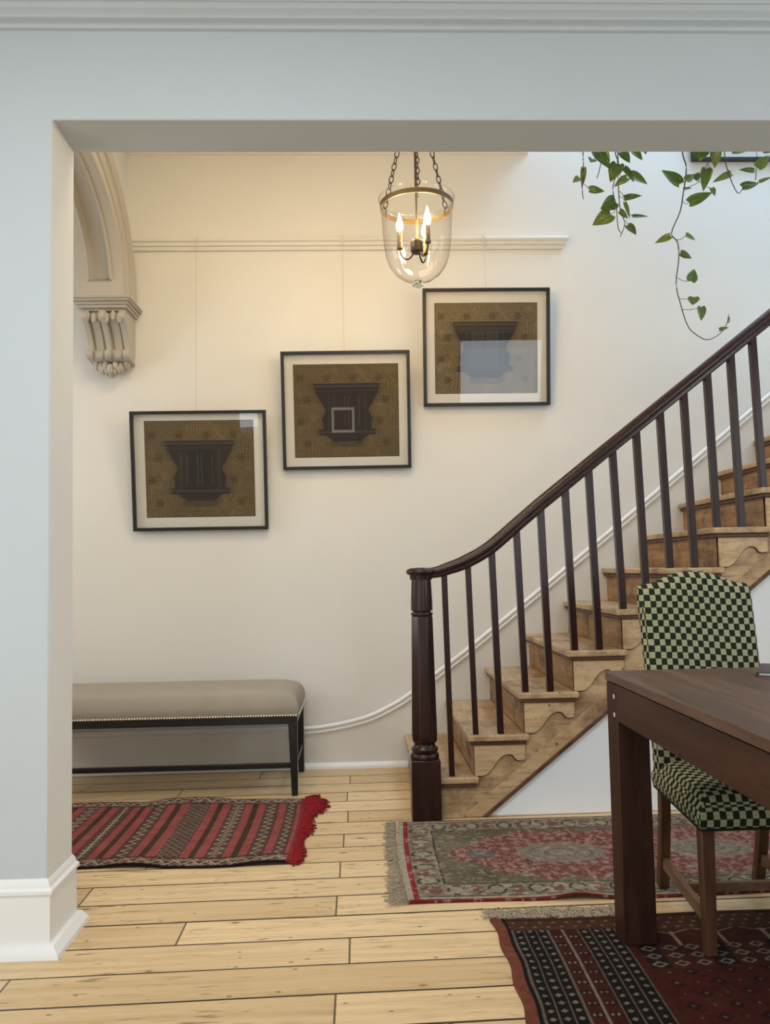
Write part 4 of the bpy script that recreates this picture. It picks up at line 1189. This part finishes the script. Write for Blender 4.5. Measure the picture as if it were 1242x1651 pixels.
# booklet lying open-edged on the table top
bo = empty('booklet', (1.23, 2.33, TZ), 'dark booklet with white pages lying on the table top at the right edge', 'book')
def slab(c, ang, sx, sy, z0, z1):
    ca, sa = math.cos(ang), math.sin(ang)
    f = lambda z: [(c[0]+x*ca-y*sa, c[1]+x*sa+y*ca, z) for x, y in ((-sx, -sy), (sx, -sy), (sx, sy), (-sx, sy))]
    return MB().frustum(f(z0), f(z1))
obj('cover', slab((1.225, 2.31), -.55, .085, .11, TZ+.0005, TZ+.003), M['cover'], bo)
obj('pages', slab((1.230, 2.305), -.55, .080, .105, TZ+.003, TZ+.009), M['paper'], bo)
obj('cover', slab((1.227, 2.31), -.52, .086, .11, TZ+.009, TZ+.0115), M['cover'], bo)

# ------------------------------------------------------------------ upholstered chair
ch = empty('dining_chair', (1.16, 2.5, RZ), 'high-backed dining chair in green and cream checked fabric tucked under the table end', 'chair')
def uv_box(o, f):
    uv = o.data.uv_layers.new(name='UVMap')
    for p in o.data.polygons:
        for li in p.loop_indices:
            v = o.data.vertices[o.data.loops[li].vertex_index].co
            uv.data[li].uv = f(p.normal, v)
# backrest
nu, nv = 28, 34; zc0, zc1 = .375, 1.008
def bk_pt(u, v, side):
    tx_ = 1.1505 - .006*(v)
    hwid = (.188+.004*v)*(1-.0*v)
    ztop = zc1+.044*max(0, math.cos(min(1, abs(u)/.80)*math.pi/2))**1.3 - .010*max(0, (abs(u)-.9)/.1)
    z = zc0+(ztop-zc0)*v
    lean = 2.700+.080*max(0, (z-.445)/.58)**1.2
    edge = (1-abs(u)**10)**.5*(1-abs(2*v-1)**16)**.5
    th = .014+.026*edge
    return (tx_+u*hwid, lean+side*th, z)
mb = MB(); vs = []; fs = []
for side in (-1, 1):
    for i in range(nu+1):
        for j in range(nv+1):
            u = -1+2*i/nu; u = math.copysign(1-(1-abs(u))**1.4, u)
            vs.append(bk_pt(u, j/nv, side))
N1 = (nu+1)*(nv+1); ix = lambda i, j, s: s*N1+i*(nv+1)+j
for i in range(nu):
    for j in range(nv):
        fs.append((ix(i, j, 0), ix(i+1, j, 0), ix(i+1, j+1, 0), ix(i, j+1, 0)))
        fs.append((ix(i, j, 1), ix(i, j+1, 1), ix(i+1, j+1, 1), ix(i+1, j, 1)))
for i in range(nu):
    for j in (0, nv): fs.append((ix(i, j, 0), ix(i+1, j, 0), ix(i+1, j, 1), ix(i, j, 1)))
for j in range(nv):
    for i in (0, nu): fs.append((ix(i, j, 0), ix(i, j+1, 0), ix(i, j+1, 1), ix(i, j, 1)))
mb.add(vs, fs)
o = obj('backrest', mb, M['checker'], ch, smooth=True, auto=70)
uv_box(o, lambda n, v: (v.x+1.16 + (v.y if abs(n.x) > .8 else 0), v.z+.010*math.sin((v.x)*9)))
# seat: soft block, wider at the front
mb = MB(); nx, ny, nz = 18, 18, 6
def seat_pt(u, v, w_):    # u across, v front(-1)..back(1), w 0 bottom..1 top
    y = 2.495+v*.228
    hwid = .228-.036*(v+1)/2
    e = (1-abs(u)**8)**.5*(1-abs(v)**8)**.5
    bul = .007*math.sin(w_*math.pi)
    rc = 1.0
    z = .345+w_*(.066)+(.034*e**.8 if w_ > .5 else 0)*(w_-.5)*2
    k = 1-.035*(w_**6)
    return (1.158+u*(hwid*k+bul), 2.495+v*(.228*k+bul), z)
vs = []; fs = []; top_i = {}; 
def cm(t): return math.copysign(1-(1-abs(t))**1.35, t)
for i in range(nx+1):
    for j in range(ny+1):
        top_i[i, j] = len(vs); vs.append(seat_pt(cm(-1+2*i/nx), cm(-1+2*j/ny), 1))
fs += [(top_i[i, j], top_i[i+1, j], top_i[i+1, j+1], top_i[i, j+1]) for i in range(nx) for j in range(ny)]
ringk = [(i, 0) for i in range(nx+1)]+[(nx, j) for j in range(1, ny+1)]+[(i, ny) for i in range(nx-1, -1, -1)]+[(0, j) for j in range(ny-1, 0, -1)]
prev = [top_i[k] for k in ringk]; n = len(ringk)
for s in range(nz-1, -1, -1):
    cur = []
    for (i, j) in ringk:
        cur.append(len(vs)); vs.append(seat_pt(cm(-1+2*i/nx), cm(-1+2*j/ny), s/nz))
    fs += [(prev[k], prev[(k+1) % n], cur[(k+1) % n], cur[k]) for k in range(n)]
    prev = cur
fs.append(tuple(prev)); mb.add(vs, fs)
o = obj('seat', mb, M['checker'], ch, smooth=True, auto=75)
def suv(n, v):
    if abs(n.z) > .6: return (v.x+1.16, v.y*1.0+3+.43)
    if abs(n.y) > abs(n.x): return (v.x+1.16, v.z+3)
    return (v.y+1.16, v.z+3)
uv_box(o, suv)
pi_ = [seat_pt(cm(-1+2*i/nx), cm(-1+2*j/ny), 0) for i, j in ringk]
obj('piping', MB().tube([(x, y, z+.003) for x, y, z in pi_], .0045, 8, closed=True), M['checker'], ch, smooth=True, auto=180)
# legs and stretchers
def leg(b, t, wb, wt, name='leg'):
    q = lambda p, h: [(p[0]-h, p[1]-h, p[2]), (p[0]+h, p[1]-h, p[2]), (p[0]+h, p[1]+h, p[2]), (p[0]-h, p[1]+h, p[2])]
    return obj(name, MB().frustum(q(b, wb), q(t, wt)), M['chair_leg'], ch, bevel=.0025)
leg((.948, 2.288, RZ), (.950, 2.290, .344), .0155, .019)
leg((1.368, 2.288, RZ), (1.366, 2.290, .344), .0155, .019)
for xb, xt in ((.996, .990), (1.318, 1.322)):
    mb = MB(); pth = [(xb, 2.765, RZ), (xb+(xt-xb)*.4, 2.735, .13), (xb+(xt-xb)*.7, 2.712, .26), (xt, 2.700, .40), (xt, 2.700, .47)]
    hw_ = .0165
    vs = []; fs = []
    for (x, y, z) in pth: vs += [(x-hw_, y-hw_, z), (x+hw_, y-hw_, z), (x+hw_, y+hw_, z), (x-hw_, y+hw_, z)]
    for i in range(len(pth)-1):
        for k in range(4): fs.append((i*4+k, i*4+(k+1) % 4, i*4+4+(k+1) % 4, i*4+4+k))
    fs += [(3, 2, 1, 0), tuple(range((len(pth)-1)*4, len(pth)*4))]
    mb.add(vs, fs); obj('leg', mb, M['chair_leg'], ch, bevel=.0025)
def bar(a, b, wx, wz):
    q = lambda p: [(p[0]-wx, p[1], p[2]-wz), (p[0]+wx, p[1], p[2]-wz), (p[0]+wx, p[1], p[2]+wz), (p[0]-wx, p[1], p[2]+wz)]
    return obj('stretcher', MB().frustum(q(a), q(b)), M['chair_rail'], ch, bevel=.002)
bar((.950, 2.300, .098), (.995, 2.735, .098), .009, .018)
bar((1.366, 2.300, .098), (1.320, 2.735, .098), .009, .018)
obj('stretcher', MB().box(.983, 1.335, 2.508, 2.526, .085, .113), M['chair_rail'], ch, bevel=.002)
